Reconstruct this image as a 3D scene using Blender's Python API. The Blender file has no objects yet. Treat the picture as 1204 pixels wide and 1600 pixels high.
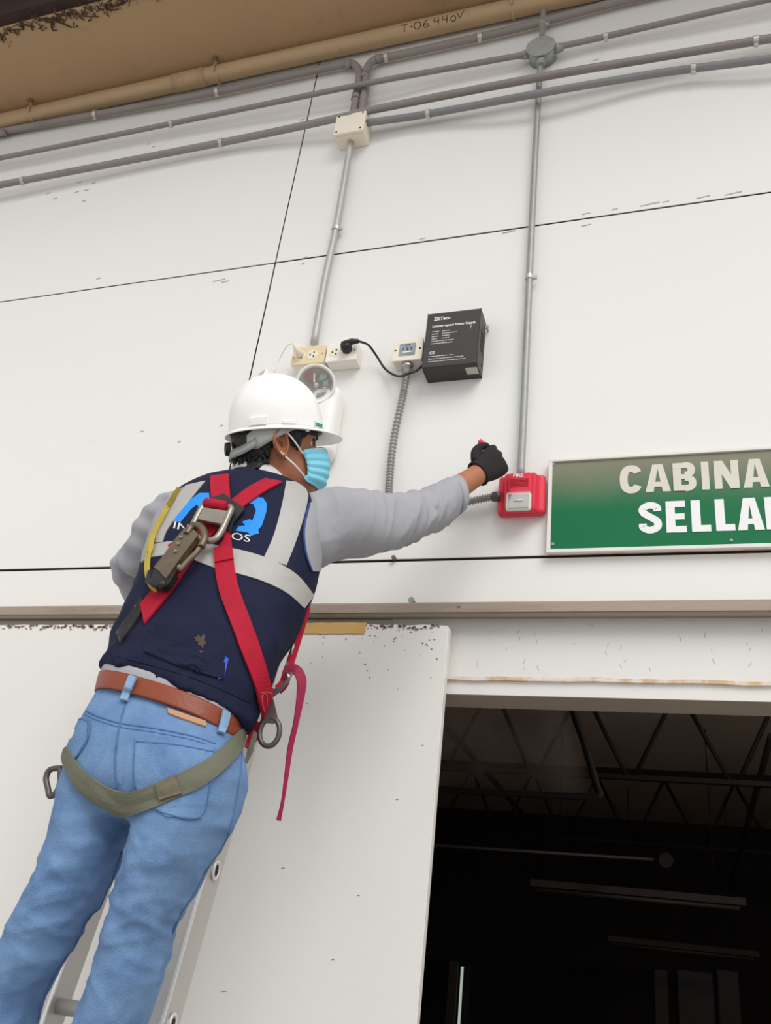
import bpy, bmesh, math, random
import numpy as np
from mathutils import Vector, Matrix, noise
from mathutils.bvhtree import BVHTree

# ------------------------------------------------------------------ camera
SC = bpy.context.scene
COL = SC.collection
RI = Vector((0.950, 0.293, 0.110))      # camera right
DN = Vector((-0.041, 0.465, -0.884))    # camera down
FW = Vector((-0.310, 0.835, 0.454))     # camera forward
FW.normalize(); RI = (RI - RI.dot(FW) * FW).normalized(); DN = FW.cross(RI)
FPX, CAM = 1360.4, Vector((0, -2.1, 1.5))
cd = bpy.data.cameras.new('camera'); cam = bpy.data.objects.new('camera', cd); COL.objects.link(cam)
cd.sensor_fit = 'VERTICAL'; cd.sensor_height = 36; cd.lens = FPX / 1600 * 36
cd.clip_start = 0.05
M = Matrix((RI, -DN, -FW)).transposed().to_4x4(); M.translation = CAM
cam.matrix_world = M
SC.camera = cam

# ------------------------------------------------------------------ light
w = bpy.data.worlds.new('world'); SC.world = w; w.use_nodes = True
bg = w.node_tree.nodes['Background']; bg.inputs[0].default_value = (0.98, 0.985, 1.0, 1); bg.inputs[1].default_value = 0.80
sl = bpy.data.lights.new('sun', 'SUN'); sl.energy = 1.85; sl.angle = math.radians(38); sl.color = (1.0, 0.985, 0.96)
so = bpy.data.objects.new('sun', sl); COL.objects.link(so)
so.rotation_euler = Vector((-0.42, 0.62, -0.72)).to_track_quat('-Z', 'Y').to_euler()
pl_ = bpy.data.lights.new('room_fill', 'POINT'); pl_.energy = 60; pl_.shadow_soft_size = 0.25; pl_.color = (1, .93, .86)  # added fill light, unseen, to lift the dark room; not a real fitting
po = bpy.data.objects.new('room_fill', pl_); COL.objects.link(po); po.location = (1.9, 2.6, 3.0)
SC.view_settings.view_transform = 'Standard'; SC.view_settings.look = 'None'
SC.view_settings.gamma = 1; SC.view_settings.use_curve_mapping = False
SC.view_settings.exposure = 0.11

# ------------------------------------------------------------------ helpers
def V(*a): return Vector(a)
def ray(x, y): return (FW + RI * ((x - 602) / FPX) + DN * ((y - 800) / FPX))
def at(x, y, Y=0.0):
    d = ray(x, y); return CAM + d * ((Y - CAM.y) / d.y)
def atz(x, y, Z):
    d = ray(x, y); return CAM + d * ((Z - CAM.z) / d.z)
def lin(c):
    c = c / 255.0
    return c / 12.92 if c <= 0.04045 else ((c + 0.055) / 1.055) ** 2.4
MATS = {}
def mat(name, rgb, rough=0.6, metal=0.0, var=0.12, scale=8.0, bump=0.0, bscale=60.0, dirt=None, dscale=3.0, dth=(0.55, 0.75), damt=0.6,
        stretch=(1, 1, 1), wave=None, spec=0.4, sheen=0.0):
    m = bpy.data.materials.new(name); m.use_nodes = True
    nt = m.node_tree; N = nt.nodes; L = nt.links; b = N['Principled BSDF']
    c = tuple(lin(v) for v in rgb) + (1,)
    b.inputs['Roughness'].default_value = rough; b.inputs['Metallic'].default_value = metal
    b.inputs['Specular IOR Level'].default_value = spec
    if sheen: b.inputs['Sheen Weight'].default_value = sheen
    tc = N.new('ShaderNodeTexCoord'); mp = N.new('ShaderNodeMapping'); mp.inputs['Scale'].default_value = stretch
    L.new(tc.outputs['Object'], mp.inputs[0])
    nz = N.new('ShaderNodeTexNoise'); nz.inputs['Scale'].default_value = scale; nz.inputs['Detail'].default_value = 6
    L.new(mp.outputs[0], nz.inputs['Vector'])
    mx = N.new('ShaderNodeMix'); mx.data_type = 'RGBA'
    mx.inputs[6].default_value = tuple(v * (1 - var) for v in c[:3]) + (1,)
    mx.inputs[7].default_value = tuple(min(1, v * (1 + var)) for v in c[:3]) + (1,)
    L.new(nz.outputs[0], mx.inputs[0]); out = mx.outputs[2]
    if dirt:
        n2 = N.new('ShaderNodeTexNoise'); n2.inputs['Scale'].default_value = dscale; n2.inputs['Detail'].default_value = 8
        n2.inputs['Roughness'].default_value = 0.68
        L.new(mp.outputs[0], n2.inputs['Vector'])
        r = N.new('ShaderNodeMapRange'); r.inputs[1].default_value = dth[0]; r.inputs[2].default_value = dth[1]; r.inputs[4].default_value = damt
        L.new(n2.outputs[0], r.inputs[0])
        m2 = N.new('ShaderNodeMix'); m2.data_type = 'RGBA'; L.new(r.outputs[0], m2.inputs[0]); L.new(out, m2.inputs[6])
        m2.inputs[7].default_value = tuple(lin(v) for v in dirt) + (1,); out = m2.outputs[2]
    L.new(out, b.inputs['Base Color'])
    if bump:
        nb = N.new('ShaderNodeTexNoise'); nb.inputs['Scale'].default_value = bscale; nb.inputs['Detail'].default_value = 3
        L.new(mp.outputs[0], nb.inputs['Vector'])
        bn = N.new('ShaderNodeBump'); bn.inputs['Strength'].default_value = bump; bn.inputs['Distance'].default_value = 0.01
        L.new(nb.outputs[0], bn.inputs['Height']); L.new(bn.outputs[0], b.inputs['Normal'])
    MATS[name] = m
    return m
mat('white_paint', (229, 227, 223), 0.55, var=0.035, scale=1.7, bump=0.05, bscale=25, dirt=(176, 166, 156), dscale=4.5, dth=(0.66, 0.86), damt=0.4, stretch=(0.5, 1, 1.3))
mat('white_paint_worn', (224, 221, 216), 0.5, var=0.04, scale=2, bump=0.07, bscale=30, dirt=(120, 104, 92), dscale=11, dth=(0.71, 0.80), damt=0.55)
mat('joint_dark', (70, 52, 48), 0.9, var=0.3)
mat('board_edge', (84, 62, 54), 0.9, var=0.3, scale=20)
mat('scuff', (182, 174, 168), 0.9)
mat('soffit', (172, 142, 106), 0.6, var=0.09, scale=2.0, bump=0.1, bscale=50, dirt=(112, 84, 60), dscale=5, dth=(0.56, 0.8), damt=0.55)
mat('tan_pipe', (182, 154, 118), 0.5, var=0.1, scale=5, dirt=(104, 76, 52), dscale=9, dth=(0.6, 0.75), damt=0.55)
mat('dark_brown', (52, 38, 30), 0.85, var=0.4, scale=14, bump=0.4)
mat('grey_conduit', (140, 132, 128), 0.5, var=0.14, scale=9, dirt=(90, 80, 78), dscale=14, dth=(0.55, 0.75), damt=0.4, stretch=(0.3, 1, 1))
mat('blue_grey_conduit', (130, 130, 130), 0.5, var=0.1, scale=9)
mat('pale_conduit', (178, 176, 172), 0.42, var=0.1, scale=9, metal=0.15)
mat('galvanised', (158, 160, 156), 0.5, metal=0.35, var=0.2, scale=40)
mat('steel', (190, 188, 184), 0.28, metal=0.9, var=0.15, scale=20)
mat('clamp', (196, 192, 182), 0.35, metal=0.5)
mat('cream', (232, 224, 204), 0.45, var=0.04)
mat('ivory', (236, 230, 220), 0.45, var=0.04)
mat('tan_plate', (224, 205, 164), 0.45, var=0.05)
mat('relay_grey', (142, 152, 156), 0.5, var=0.05)
mat('black_plastic', (38, 36, 37), 0.45, var=0.2)
mat('black_box', (62, 57, 57), 0.5, var=0.12, scale=10, dirt=(120, 112, 108), dscale=14, dth=(0.68, 0.85), damt=0.4)
mat('print_white', (226, 224, 220), 0.5, var=0.03)
mat('label_silver', (190, 186, 178), 0.4, var=0.1, scale=60)
mat('dark_hole', (30, 26, 24), 0.8)
mat('red_plastic', (220, 52, 74), 0.35, var=0.06)
mat('red_dark', (190, 34, 52), 0.4, var=0.06)
mat('flex_metal', (150, 146, 142), 0.4, metal=0.4, var=0.12)
mat('white_plastic', (240, 238, 234), 0.35, var=0.03)
mat('off_white', (222, 218, 210), 0.4, var=0.04)
mat('track_metal', (156, 142, 128), 0.5, metal=0.1, var=0.13, scale=4, dirt=(112, 88, 66), dscale=5, dth=(0.5, 0.72), damt=0.6, stretch=(0.6, 1, 3), bump=0.08)
mat('grime_dark', (78, 58, 46), 0.95, var=0.3, scale=30)
mat('raw_wood', (196, 158, 96), 0.7, var=0.2, scale=20, stretch=(0.3, 1, 1), dirt=(110, 80, 52), dscale=18, dth=(0.58, 0.7), damt=0.7)
mat('torn_wood', (206, 176, 136), 0.75, var=0.2, scale=18, dirt=(226, 220, 212), dscale=9, dth=(0.46, 0.56), damt=0.8)
mat('grime', (126, 102, 86), 0.95, var=0.35, scale=30)
mat('greige', (168, 154, 142), 0.6, var=0.07)
mat('room_ceiling', (196, 178, 164), 0.8, var=0.12, scale=1.5)
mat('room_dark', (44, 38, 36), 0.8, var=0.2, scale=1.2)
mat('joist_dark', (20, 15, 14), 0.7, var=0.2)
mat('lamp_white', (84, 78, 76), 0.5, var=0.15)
mat('concrete', (168, 164, 158), 0.8, var=0.1, scale=2, bump=0.1)
mat('alu', (196, 192, 186), 0.38, metal=0.35, var=0.08, scale=12, stretch=(1, 1, 0.3), dirt=(150, 144, 138), dscale=8, damt=0.4)
mat('alu_bright', (232, 230, 226), 0.3, metal=0.4, var=0.04)
mat('denim', (116, 148, 188), 0.85, var=0.24, scale=9, bump=0.3, bscale=420, dirt=(74, 106, 154), dscale=10, dth=(0.45, 0.7), damt=0.6, spec=0.15)
mat('denim_seam', (84, 116, 160), 0.85, var=0.25, scale=90, spec=0.15)
mat('denim_loop', (134, 164, 196), 0.85, var=0.2, scale=60, spec=0.15)
mat('leather', (136, 64, 38), 0.42, var=0.16, scale=14, bump=0.08, bscale=120)
mat('leather_patch', (184, 138, 102), 0.6, var=0.1)
mat('navy', (28, 31, 56), 0.8, var=0.16, scale=9, bump=0.15, bscale=300, dirt=(78, 78, 90), dscale=6, dth=(0.60, 0.85), damt=0.4, spec=0.2)
mat('navy_piping', (36, 66, 130), 0.7)
mat('reflective', (174, 172, 168), 0.5, var=0.08, scale=18, bump=0.08, bscale=90, dirt=(150, 144, 138), dscale=10, damt=0.4)
mat('shirt_grey', (162, 162, 167), 0.85, var=0.07, scale=10, bump=0.1, bscale=260, spec=0.15)
mat('shirt_trim', (206, 204, 204), 0.85, var=0.05)
mat('logo_blue', (32, 142, 240), 0.6, var=0.05)
mat('red_web', (174, 26, 50), 0.7, var=0.12, scale=30, bump=0.2, bscale=350, spec=0.2)
mat('red_stitch', (214, 100, 110), 0.8)
mat('crimson_web', (140, 20, 58), 0.7, var=0.12, scale=30)
mat('olive_web', (112, 113, 98), 0.75, var=0.14, scale=16, bump=0.2, bscale=350, spec=0.2)
mat('olive_stitch', (116, 108, 90), 0.85, var=0.3, scale=120)
mat('hook_metal', (112, 100, 82), 0.42, metal=0.55, var=0.22, scale=30, dirt=(70, 56, 44), dscale=40, damt=0.6)
mat('ring_metal', (152, 146, 134), 0.36, metal=0.65, var=0.15, scale=40)
mat('dark_ring', (96, 86, 88), 0.4, metal=0.5, var=0.15)
mat('yellow_web', (178, 158, 62), 0.75, var=0.2, scale=60, bump=0.3, bscale=300)
mat('helmet_white', (246, 245, 242), 0.28, var=0.015, scale=4, dirt=(176, 172, 168), dscale=16, dth=(0.72, 0.8), damt=0.5)
mat('helmet_under', (206, 204, 200), 0.5)
mat('strap_grey', (168, 170, 168), 0.5, var=0.06)
mat('dark_band', (34, 32, 40), 0.7)
mat('teal', (28, 150, 136), 0.5)
mat('skin', (172, 112, 82), 0.55, var=0.08, scale=14, bump=0.05, bscale=200, dirt=(150, 84, 62), dscale=9, damt=0.35)
mat('lip', (150, 84, 74), 0.5)
mat('hair', (24, 20, 20), 0.5, var=0.3, scale=60, bump=0.5, bscale=160)
mat('eye_white', (226, 220, 214), 0.3)
mat('iris', (40, 26, 20), 0.25)
mat('mask_blue', (140, 218, 240), 0.8, var=0.06, scale=20, spec=0.15)
mat('mask_white', (236, 238, 240), 0.8)
mat('glove', (44, 41, 42), 0.8, var=0.15, scale=50, bump=0.3, bscale=260, spec=0.2)
mat('boot', (70, 52, 40), 0.6)
mat('mud', (86, 74, 64), 0.95, var=0.3, scale=60)
mat('blue_tag', (40, 84, 214), 0.6)
mat('black_label', (34, 31, 32), 0.7, dirt=(128, 124, 116), dscale=60, dth=(0.58, 0.66), damt=0.7)
mat('ink', (72, 56, 44), 0.9)
mat('sign_frame', (226, 222, 216), 0.5, var=0.04)
mat('sign_letter_beige', (214, 209, 196), 0.6, var=0.04)  # beiger white for the upper row of letters
mat('sign_letter', (236, 236, 234), 0.55, var=0.02)
mat('reflector', (200, 198, 196), 0.15, metal=0.9, var=0.2, scale=40)
mat('lamp_green', (126, 160, 150), 0.3, var=0.1)
mat('lens_grey', (164, 156, 150), 0.25, var=0.1)
def glassy(name, col, rough, alpha):
    m = mat(name, col, rough, var=0.02); b = m.node_tree.nodes['Principled BSDF']; b.inputs['Alpha'].default_value = alpha; return m
glassy('clear_lens', (226, 222, 214), 0.08, 0.14)
def emis(name, col, s):
    m = mat(name, col, 0.8); b = m.node_tree.nodes['Principled BSDF']
    b.inputs['Emission Color'].default_value = tuple(lin(v) for v in col) + (1,); b.inputs['Emission Strength'].default_value = s
emis('dim_window', (90, 86, 84), 0.02)
emis('slit_light', (190, 206, 200), 0.6)
def sign_green():
    m = mat('sign_green', (8, 108, 66), 0.35, var=0.05, spec=.25); nt = m.node_tree; N = nt.nodes; L = nt.links; b = N['Principled BSDF']
    prev = b.inputs['Base Color'].links[0].from_socket
    tc = N.new('ShaderNodeTexCoord'); sp = N.new('ShaderNodeSeparateXYZ'); L.new(tc.outputs['Object'], sp.inputs[0])
    nz = N.new('ShaderNodeTexNoise'); nz.inputs['Scale'].default_value = 7; nz.inputs['Detail'].default_value = 5; L.new(tc.outputs['Object'], nz.inputs['Vector'])
    ad = N.new('ShaderNodeMath'); ad.operation = 'MULTIPLY_ADD'; ad.inputs[1].default_value = 0.07; L.new(nz.outputs[0], ad.inputs[0]); L.new(sp.outputs[2], ad.inputs[2])
    r = N.new('ShaderNodeMapRange'); r.interpolation_type = 'SMOOTHSTEP'
    r.inputs[1].default_value = 0.14; r.inputs[2].default_value = 0.30; r.inputs[4].default_value = 0.9; L.new(ad.outputs[0], r.inputs[0])
    mx = N.new('ShaderNodeMix'); mx.data_type = 'RGBA'; L.new(r.outputs[0], mx.inputs[0]); L.new(prev, mx.inputs[6])
    mx.inputs[7].default_value = (lin(134), lin(130), lin(112), 1); L.new(mx.outputs[2], b.inputs['Base Color'])
sign_green()
def dusty():
    m = mat('dusty_sheet', (150, 138, 130), 0.9, var=0.1); nt = m.node_tree; N = nt.nodes; L = nt.links; b = N['Principled BSDF']
    tc = N.new('ShaderNodeTexCoord'); nz = N.new('ShaderNodeTexNoise'); nz.inputs['Scale'].default_value = 2.2; nz.inputs['Detail'].default_value = 6
    L.new(tc.outputs['Object'], nz.inputs['Vector'])
    r = N.new('ShaderNodeMapRange'); r.inputs[1].default_value = 0.38; r.inputs[2].default_value = 0.72; r.inputs[3].default_value = 0.03; r.inputs[4].default_value = 0.38
    L.new(nz.outputs[0], r.inputs[0]); L.new(r.outputs[0], b.inputs['Alpha'])
dusty()

def link(name, me, m=None, parent=None, smooth=False):
    o = bpy.data.objects.new(name, me); COL.objects.link(o)
    if m: me.materials.append(MATS[m])
    if smooth:
        me.polygons.foreach_set('use_smooth', [True] * len(me.polygons))
    if parent:
        sub(o, parent)
    return o
def sub(c, p):
    c.parent = p; bpy.context.view_layer.update(); c.matrix_parent_inverse = p.matrix_world.inverted()
def mesh(name, vs, fs):
    me = bpy.data.meshes.new(name); me.from_pydata([tuple(v) for v in vs], [], fs); me.update(); return me
def bmobj(name, bm, m, parent=None, smooth=False):
    bmesh.ops.recalc_face_normals(bm, faces=bm.faces[:])
    me = bpy.data.meshes.new(name); bm.to_mesh(me); bm.free(); return link(name, me, m, parent, smooth)
def thing(name, label, cat, loc=(0, 0, 0), group=None):
    o = bpy.data.objects.new(name, None); COL.objects.link(o); o.location = loc; o.empty_display_size = 0.05
    return tag(o, label, cat, group)
def tag(o, label, cat, group=None):
    o['label'] = label; o['category'] = cat
    if group: o['group'] = group
    return o
def struct(o): o['kind'] = 'structure'; return o
def box_bm(x0, x1, y0, y1, z0, z1, bev=0.0, seg=2, bm=None):
    b = bm or bmesh.new()
    r = bmesh.ops.create_cube(b, size=1.0)
    for v in r['verts']:
        v.co = V((x0 + x1) / 2 + v.co.x * (x1 - x0), (y0 + y1) / 2 + v.co.y * (y1 - y0), (z0 + z1) / 2 + v.co.z * (z1 - z0))
    if bev:
        es = [e for e in b.edges if all(v in r['verts'] for v in e.verts)]
        bmesh.ops.bevel(b, geom=es, offset=bev, segments=seg, affect='EDGES', profile=0.5)
    return b
def box(name, x0, x1, y0, y1, z0, z1, m, parent=None, bev=0.0, seg=2): return bmobj(name, box_bm(x0, x1, y0, y1, z0, z1, bev, seg), m, parent)
def catmull(P, n):
    P = [Vector(p) for p in P]; out = []
    if len(P) == 2: return [P[0].lerp(P[1], i / n) for i in range(n + 1)]
    Q = [2 * P[0] - P[1]] + P + [2 * P[-1] - P[-2]]
    for i in range(len(P) - 1):
        a, b, c, d = Q[i:i + 4]
        for k in range(n):
            t = k / n
            out.append(0.5 * ((2 * b) + (c - a) * t + (2 * a - 5 * b + 4 * c - d) * t * t + (-a + 3 * b - 3 * c + d) * t ** 3))
    out.append(P[-1]); return out
def tube_data(pts, r, n=12, closed=False):
    pts = [Vector(p) for p in pts]; vs, fs = [], []; N = len(pts)
    rr = r if callable(r) else (lambda i: r)
    t0 = (pts[1] - pts[0]).normalized(); up = V(0, 0, 1) if abs(t0.z) < 0.9 else V(1, 0, 0)
    u = t0.cross(up).normalized()
    for i, p in enumerate(pts):
        if closed: t = (pts[(i + 1) % N] - pts[i - 1])
        else: t = pts[min(i + 1, N - 1)] - pts[max(i - 1, 0)]
        t.normalize(); u = (u - t * u.dot(t)).normalized(); v = t.cross(u)
        for k in range(n):
            a = 2 * math.pi * k / n; vs.append(p + (u * math.cos(a) + v * math.sin(a)) * rr(i))
    for i in range(N if closed else N - 1):
        j = (i + 1) % N
        for k in range(n):
            l = (k + 1) % n; fs.append((i * n + k, i * n + l, j * n + l, j * n + k))
    if not closed:
        fs.append(tuple(range(n))[::-1]); fs.append(tuple((N - 1) * n + k for k in range(n)))
    return vs, fs
def tube(name, pts, r, m, parent=None, n=12, closed=False, smooth=True):
    o = link(name, mesh(name, *tube_data(pts, r, n, closed)), m, parent)
    for p in o.data.polygons: p.use_smooth = len(p.vertices) == 4
    return o
def join_data(parts):
    vs, fs = [], []
    for a, b in parts:
        k = len(vs); vs += list(a); fs += [tuple(i + k for i in f) for f in b]
    return vs, fs
def disc(c, nrm, r, th, n=24):
    nrm = Vector(nrm).normalized(); return tube_data([Vector(c), Vector(c) + nrm * th], r, n)
def lathe(c, axis, prof, n=32, up=None):
    """profile of (distance along the axis, radius)"""
    axis = Vector(axis).normalized(); u = axis.orthogonal().normalized(); v = axis.cross(u); vs, fs = [], []
    for h, r in prof:
        for k in range(n):
            a = 2 * math.pi * k / n; vs.append(Vector(c) + axis * h + (u * math.cos(a) + v * math.sin(a)) * max(r, 1e-5))
    for i in range(len(prof) - 1):
        for k in range(n):
            l = (k + 1) % n; fs.append((i * n + k, i * n + l, (i + 1) * n + l, (i + 1) * n + k))
    return vs, fs
def prism(poly, y0, y1):
    """polygon in the wall's plane (x, z) between depths y0 and y1"""
    n = len(poly); vs = [V(x, y0, z) for x, z in poly] + [V(x, y1, z) for x, z in poly]
    fs = [tuple(range(n)), tuple(range(2 * n - 1, n - 1, -1))] + [(i, n + i, n + (i + 1) % n, (i + 1) % n) for i in range(n)]
    return vs, fs
def text_mesh(s, size, off=0.0, ext=0.0, xs=1.0):
    c = bpy.data.curves.new('txt', 'FONT'); c.body = s; c.size = size; c.offset = off; c.extrude = ext; c.resolution_u = 3
    o = bpy.data.objects.new('txt', c); COL.objects.link(o); dg = bpy.context.evaluated_depsgraph_get()
    me = bpy.data.meshes.new_from_object(o.evaluated_get(dg)); bpy.data.objects.remove(o); bpy.data.curves.remove(c)
    me.materials.clear()
    for v in me.vertices: v.co.x *= xs
    return me
def wall_text(name, s, x, z, size, m, parent, y, off=0.0, xs=1.0, ext=0.0006, tilt=None, hpx=None):
    me = text_mesh(s, size, off, ext, xs)
    for v in me.vertices: v.co = V(x + v.co.x, y - v.co.z, z + v.co.y)
    if tilt:
        for v in me.vertices: v.co = tilt(v.co)
    return link(name, me, m, parent)
def remesh(vs, fs, size, smooth=6, name='remesh'):
    me = mesh(name, vs, fs)
    bm = bmesh.new(); bm.from_mesh(me); bmesh.ops.recalc_face_normals(bm, faces=bm.faces[:]); bm.to_mesh(me); bm.free()
    o = bpy.data.objects.new(name, me); COL.objects.link(o)
    md = o.modifiers.new('r', 'REMESH'); md.mode = 'VOXEL'; md.voxel_size = size
    if smooth:
        ms = o.modifiers.new('s', 'SMOOTH'); ms.factor = 0.5; ms.iterations = smooth
    dg = bpy.context.evaluated_depsgraph_get(); out = bpy.data.meshes.new_from_object(o.evaluated_get(dg))
    bpy.data.objects.remove(o); return out
def displace(me, fn):
    nr = [v.normal.copy() for v in me.vertices]
    for v, n in zip(me.vertices, nr): v.co = v.co + n * fn(v.co)
    me.update()
def bvh_of(*mes):
    vs, fs = join_data([([v.co.copy() for v in m.vertices], [tuple(p.vertices) for p in m.polygons]) for m in mes])
    return BVHTree.FromPolygons([tuple(v) for v in vs], fs)
# --- lofted body sections: centre, right half vector, back half vector, exponent
def sec(pl, pr, Y, depth, ex=2.2, spine=None, YR=None):
    a = at(pl[0], pl[1], Y); b = at(pr[0], pr[1], Y if YR is None else YR)
    return [(a + b) / 2, (b - a) / 2, depth, ex, pl, pr]
def proj(p):
    q = p - CAM; z = q.dot(FW); return V(602 + FPX * q.dot(RI) / z, 800 + FPX * q.dot(DN) / z, 0)
def fit(S, it=6):
    """adjust the half widths so that the outline of each section has the measured width"""
    for _ in range(it):
        T = [(S[min(i + 1, len(S) - 1)][0] - S[max(i - 1, 0)][0]).normalized() for i in range(len(S))]
        for s, t in zip(S, T):
            if len(s) < 6: continue
            u = s[1]; b = u.cross(t).normalized()
            b = (-b if b.y > 0 else b) * s[2]; e = 2 / s[3]
            pl, pr = V(*s[4], 0), V(*s[5], 0); d = (pr - pl).normalized(); ex = []
            for k in range(48):
                a = 2 * math.pi * k / 48; c, q = math.cos(a), math.sin(a)
                ex.append((proj(s[0] + u * math.copysign(abs(c) ** e, c) + b * math.copysign(abs(q) ** e, q)) - pl).dot(d))
            lo, hi = min(ex), max(ex); W = (pr - pl).length; m = u.length / ((hi - lo) / 2)
            s[0] = s[0] + u.normalized() * ((W - lo - hi) / 2 * m)
            s[1] = u * max(.5, min(1.5, W / (hi - lo)))
    return S
def loft(S, n=40, sub=6, cap=True, scale=1.0):
    C = catmull([s[0] for s in S], sub); U = catmull([s[1] for s in S], sub)
    D = catmull([V(s[2], s[3], 0) for s in S], sub); vs, fs = [], []; N = len(C)
    for i in range(N):
        t = (C[min(i + 1, N - 1)] - C[max(i - 1, 0)]).normalized()
        u = U[i] * scale; b = u.cross(t).normalized()
        if b.y > 0: b = -b
        b = b * D[i].x * scale; e = 2 / D[i].y
        for k in range(n):
            a = 2 * math.pi * k / n; c, s = math.cos(a), math.sin(a)
            vs.append(C[i] + u * math.copysign(abs(c) ** e, c) + b * math.copysign(abs(s) ** e, s))
    for i in range(N - 1):
        for k in range(n):
            l = (k + 1) % n; fs.append((i * n + k, i * n + l, (i + 1) * n + l, (i + 1) * n + k))
    if cap: fs.append(tuple(range(n))[::-1]); fs.append(tuple((N - 1) * n + k for k in range(n)))
    return vs, fs
# --- patches laid on a surface
def drop(x, y, bvh, last=None):
    d = ray(x, y).normalized(); h = bvh.ray_cast(CAM, d)
    if h[0] is None or (last is not None and (h[0] - last).length > 0.35):
        p = CAM + d * ((last - CAM).length if last is not None else 1.75); h = bvh.find_nearest(p)
    n = h[1]
    if n.dot(d) > 0: n = -n
    return h[0], n
def solid(top, bot, nr, nc, wrap=False):
    vs = top + bot; k = len(top); fs = []
    for i in range(nr - 1):
        for j in range(nc - 1):
            a = i * nc + j; q = (a, a + 1, a + nc + 1, a + nc); fs += [q, tuple(k + v for v in q[::-1])]
    for i in range(nr - 1):
        for j in (0, nc - 1):
            a = i * nc + j; b = a + nc; fs.append((a, b, k + b, k + a))
    for j in range(nc - 1):
        for i in (0, nr - 1):
            a = i * nc + j; fs.append((a, a + 1, k + a + 1, k + a))
    return vs, fs
def strip(name, A, B, bvh, m, parent, off=0.001, th=0.003, n=8, nc=7, smooth_n=2):
    """webbing or tape between two edge lines, laid on the surface under it"""
    def rs(E):
        P = catmull([V(x, y, 0) for x, y in E], n); return P
    PA, PB = rs(A), rs(B); last = None; G, Nn = [], []
    for a, b in zip(PA, PB):
        row, rn = [], []
        for j in range(nc):
            q = a.lerp(b, j / (nc - 1)); p, nn = drop(q.x, q.y, bvh, last); row.append(p); rn.append(nn); last = p
        last = row[nc // 2]; G.append(row); Nn.append(rn)
    for _ in range(smooth_n):
        H = [r[:] for r in G]
        for i in range(1, len(G) - 1):
            for j in range(nc): H[i][j] = G[i][j] * 0.5 + (G[i - 1][j] + G[i + 1][j]) * 0.25
        G = H
        Nn = [[(Nn[max(i - 1, 0)][j] + Nn[i][j] * 2 + Nn[min(i + 1, len(G) - 1)][j]).normalized() for j in range(nc)] for i in range(len(G))]
    top = [p + q * (off + th) for r, s in zip(G, Nn) for p, q in zip(r, s)]
    bot = [p + q * (off - 0.002) for r, s in zip(G, Nn) for p, q in zip(r, s)]
    o = link(name, mesh(name, *solid(top, bot, len(G), nc)), m, parent)
    return o
def patch(name, poly, bvh, m, parent, off=0.001, th=0.002, cuts=2):
    bm = bmesh.new(); vs = [bm.verts.new((x, y, 0)) for x, y in poly]; bm.faces.new(vs)
    bm.normal_update(); bmesh.ops.triangulate(bm, faces=bm.faces[:], ngon_method='EAR_CLIP')
    for _ in range(cuts): bmesh.ops.subdivide_edges(bm, edges=[e for e in bm.edges if e.calc_length() > 6], cuts=1, use_grid_fill=True); bmesh.ops.triangulate(bm, faces=bm.faces[:])
    return drape_bm(name, bm, bvh, m, parent, off, th)
def drape_bm(name, bm, bvh, m, parent, off, th):
    bm.normal_update(); last = None; nn = {}
    for v in bm.verts: p, q = drop(v.co.x, v.co.y, bvh, last); v.co = p + q * off; nn[v] = q; last = p
    base = bm.faces[:]; r = bmesh.ops.extrude_face_region(bm, geom=base)
    ex = [e for e in r['geom'] if isinstance(e, bmesh.types.BMVert)]
    kd = [(v, v.co.copy()) for v in ex]
    for v, c in kd:
        h = bvh.find_nearest(c); q = h[1]
        if q.dot(c - CAM) > 0: q = -q
        v.co = c + q * th
    return bmobj(name, bm, m, parent)
def line_on(name, P, bvh, r, m, parent, n=6, off=0.0, sub=6):
    pts = []; last = None
    for q in catmull([V(x, y, 0) for x, y in P], sub):
        p, nn = drop(q.x, q.y, bvh, last); pts.append(p + nn * off); last = p
    return tube(name, pts, r, m, parent, n=n)

# ================================================================== SETTING
ZL, ZU = 2.488, 3.690        # panel joints
ZT0, ZT1 = 2.30, 2.347       # sliding door track
CZ = 4.857                   # underside of the beam
g = struct(box('floor', -9, 7, -8, 11, -0.1, 0.0, 'concrete'))
wb = struct(bpy.data.objects.new('wall_back', None)); COL.objects.link(wb)
GAP = 0.0025
XV = -1.322
for (x0, x1) in ((XV - 4.88, XV - 2.44), (XV - 2.44, XV), (XV, XV + 2.44), (XV + 2.44, XV + 4.88)):
    for (z0, z1) in ((ZL, ZU), (ZU, CZ + 0.05)):
        dx = 0.0
        dz = 0.006 if x0 >= XV - 0.1 and z1 > 4 else 0.0
        o = box('wall_panel', x0 + GAP, x1 - GAP, random.Random(x0 + z0).uniform(0.0, 0.0016), 0.02, z0 + GAP, z1 - GAP, 'white_paint', wb, 0.0012, 1)
        o.data.materials.append(MATS['board_edge'])
        for pf in o.data.polygons:
            if abs(pf.normal.y) < .5: pf.material_index = 1
box('wall_strip', -6.2, 3.6, 0.004, 0.024, ZT1 - 0.06, ZL - 0.004, 'white_paint', wb)
box('wall_backing', -6.2, 3.6, 0.025, 0.12, ZT0 + 0.005, CZ + 0.3, 'joint_dark', wb)
box('wall_lower', -6.2, -0.80, 0.03, 0.14, 0.0, ZT0 + 0.005, 'white_paint', wb)
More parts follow.
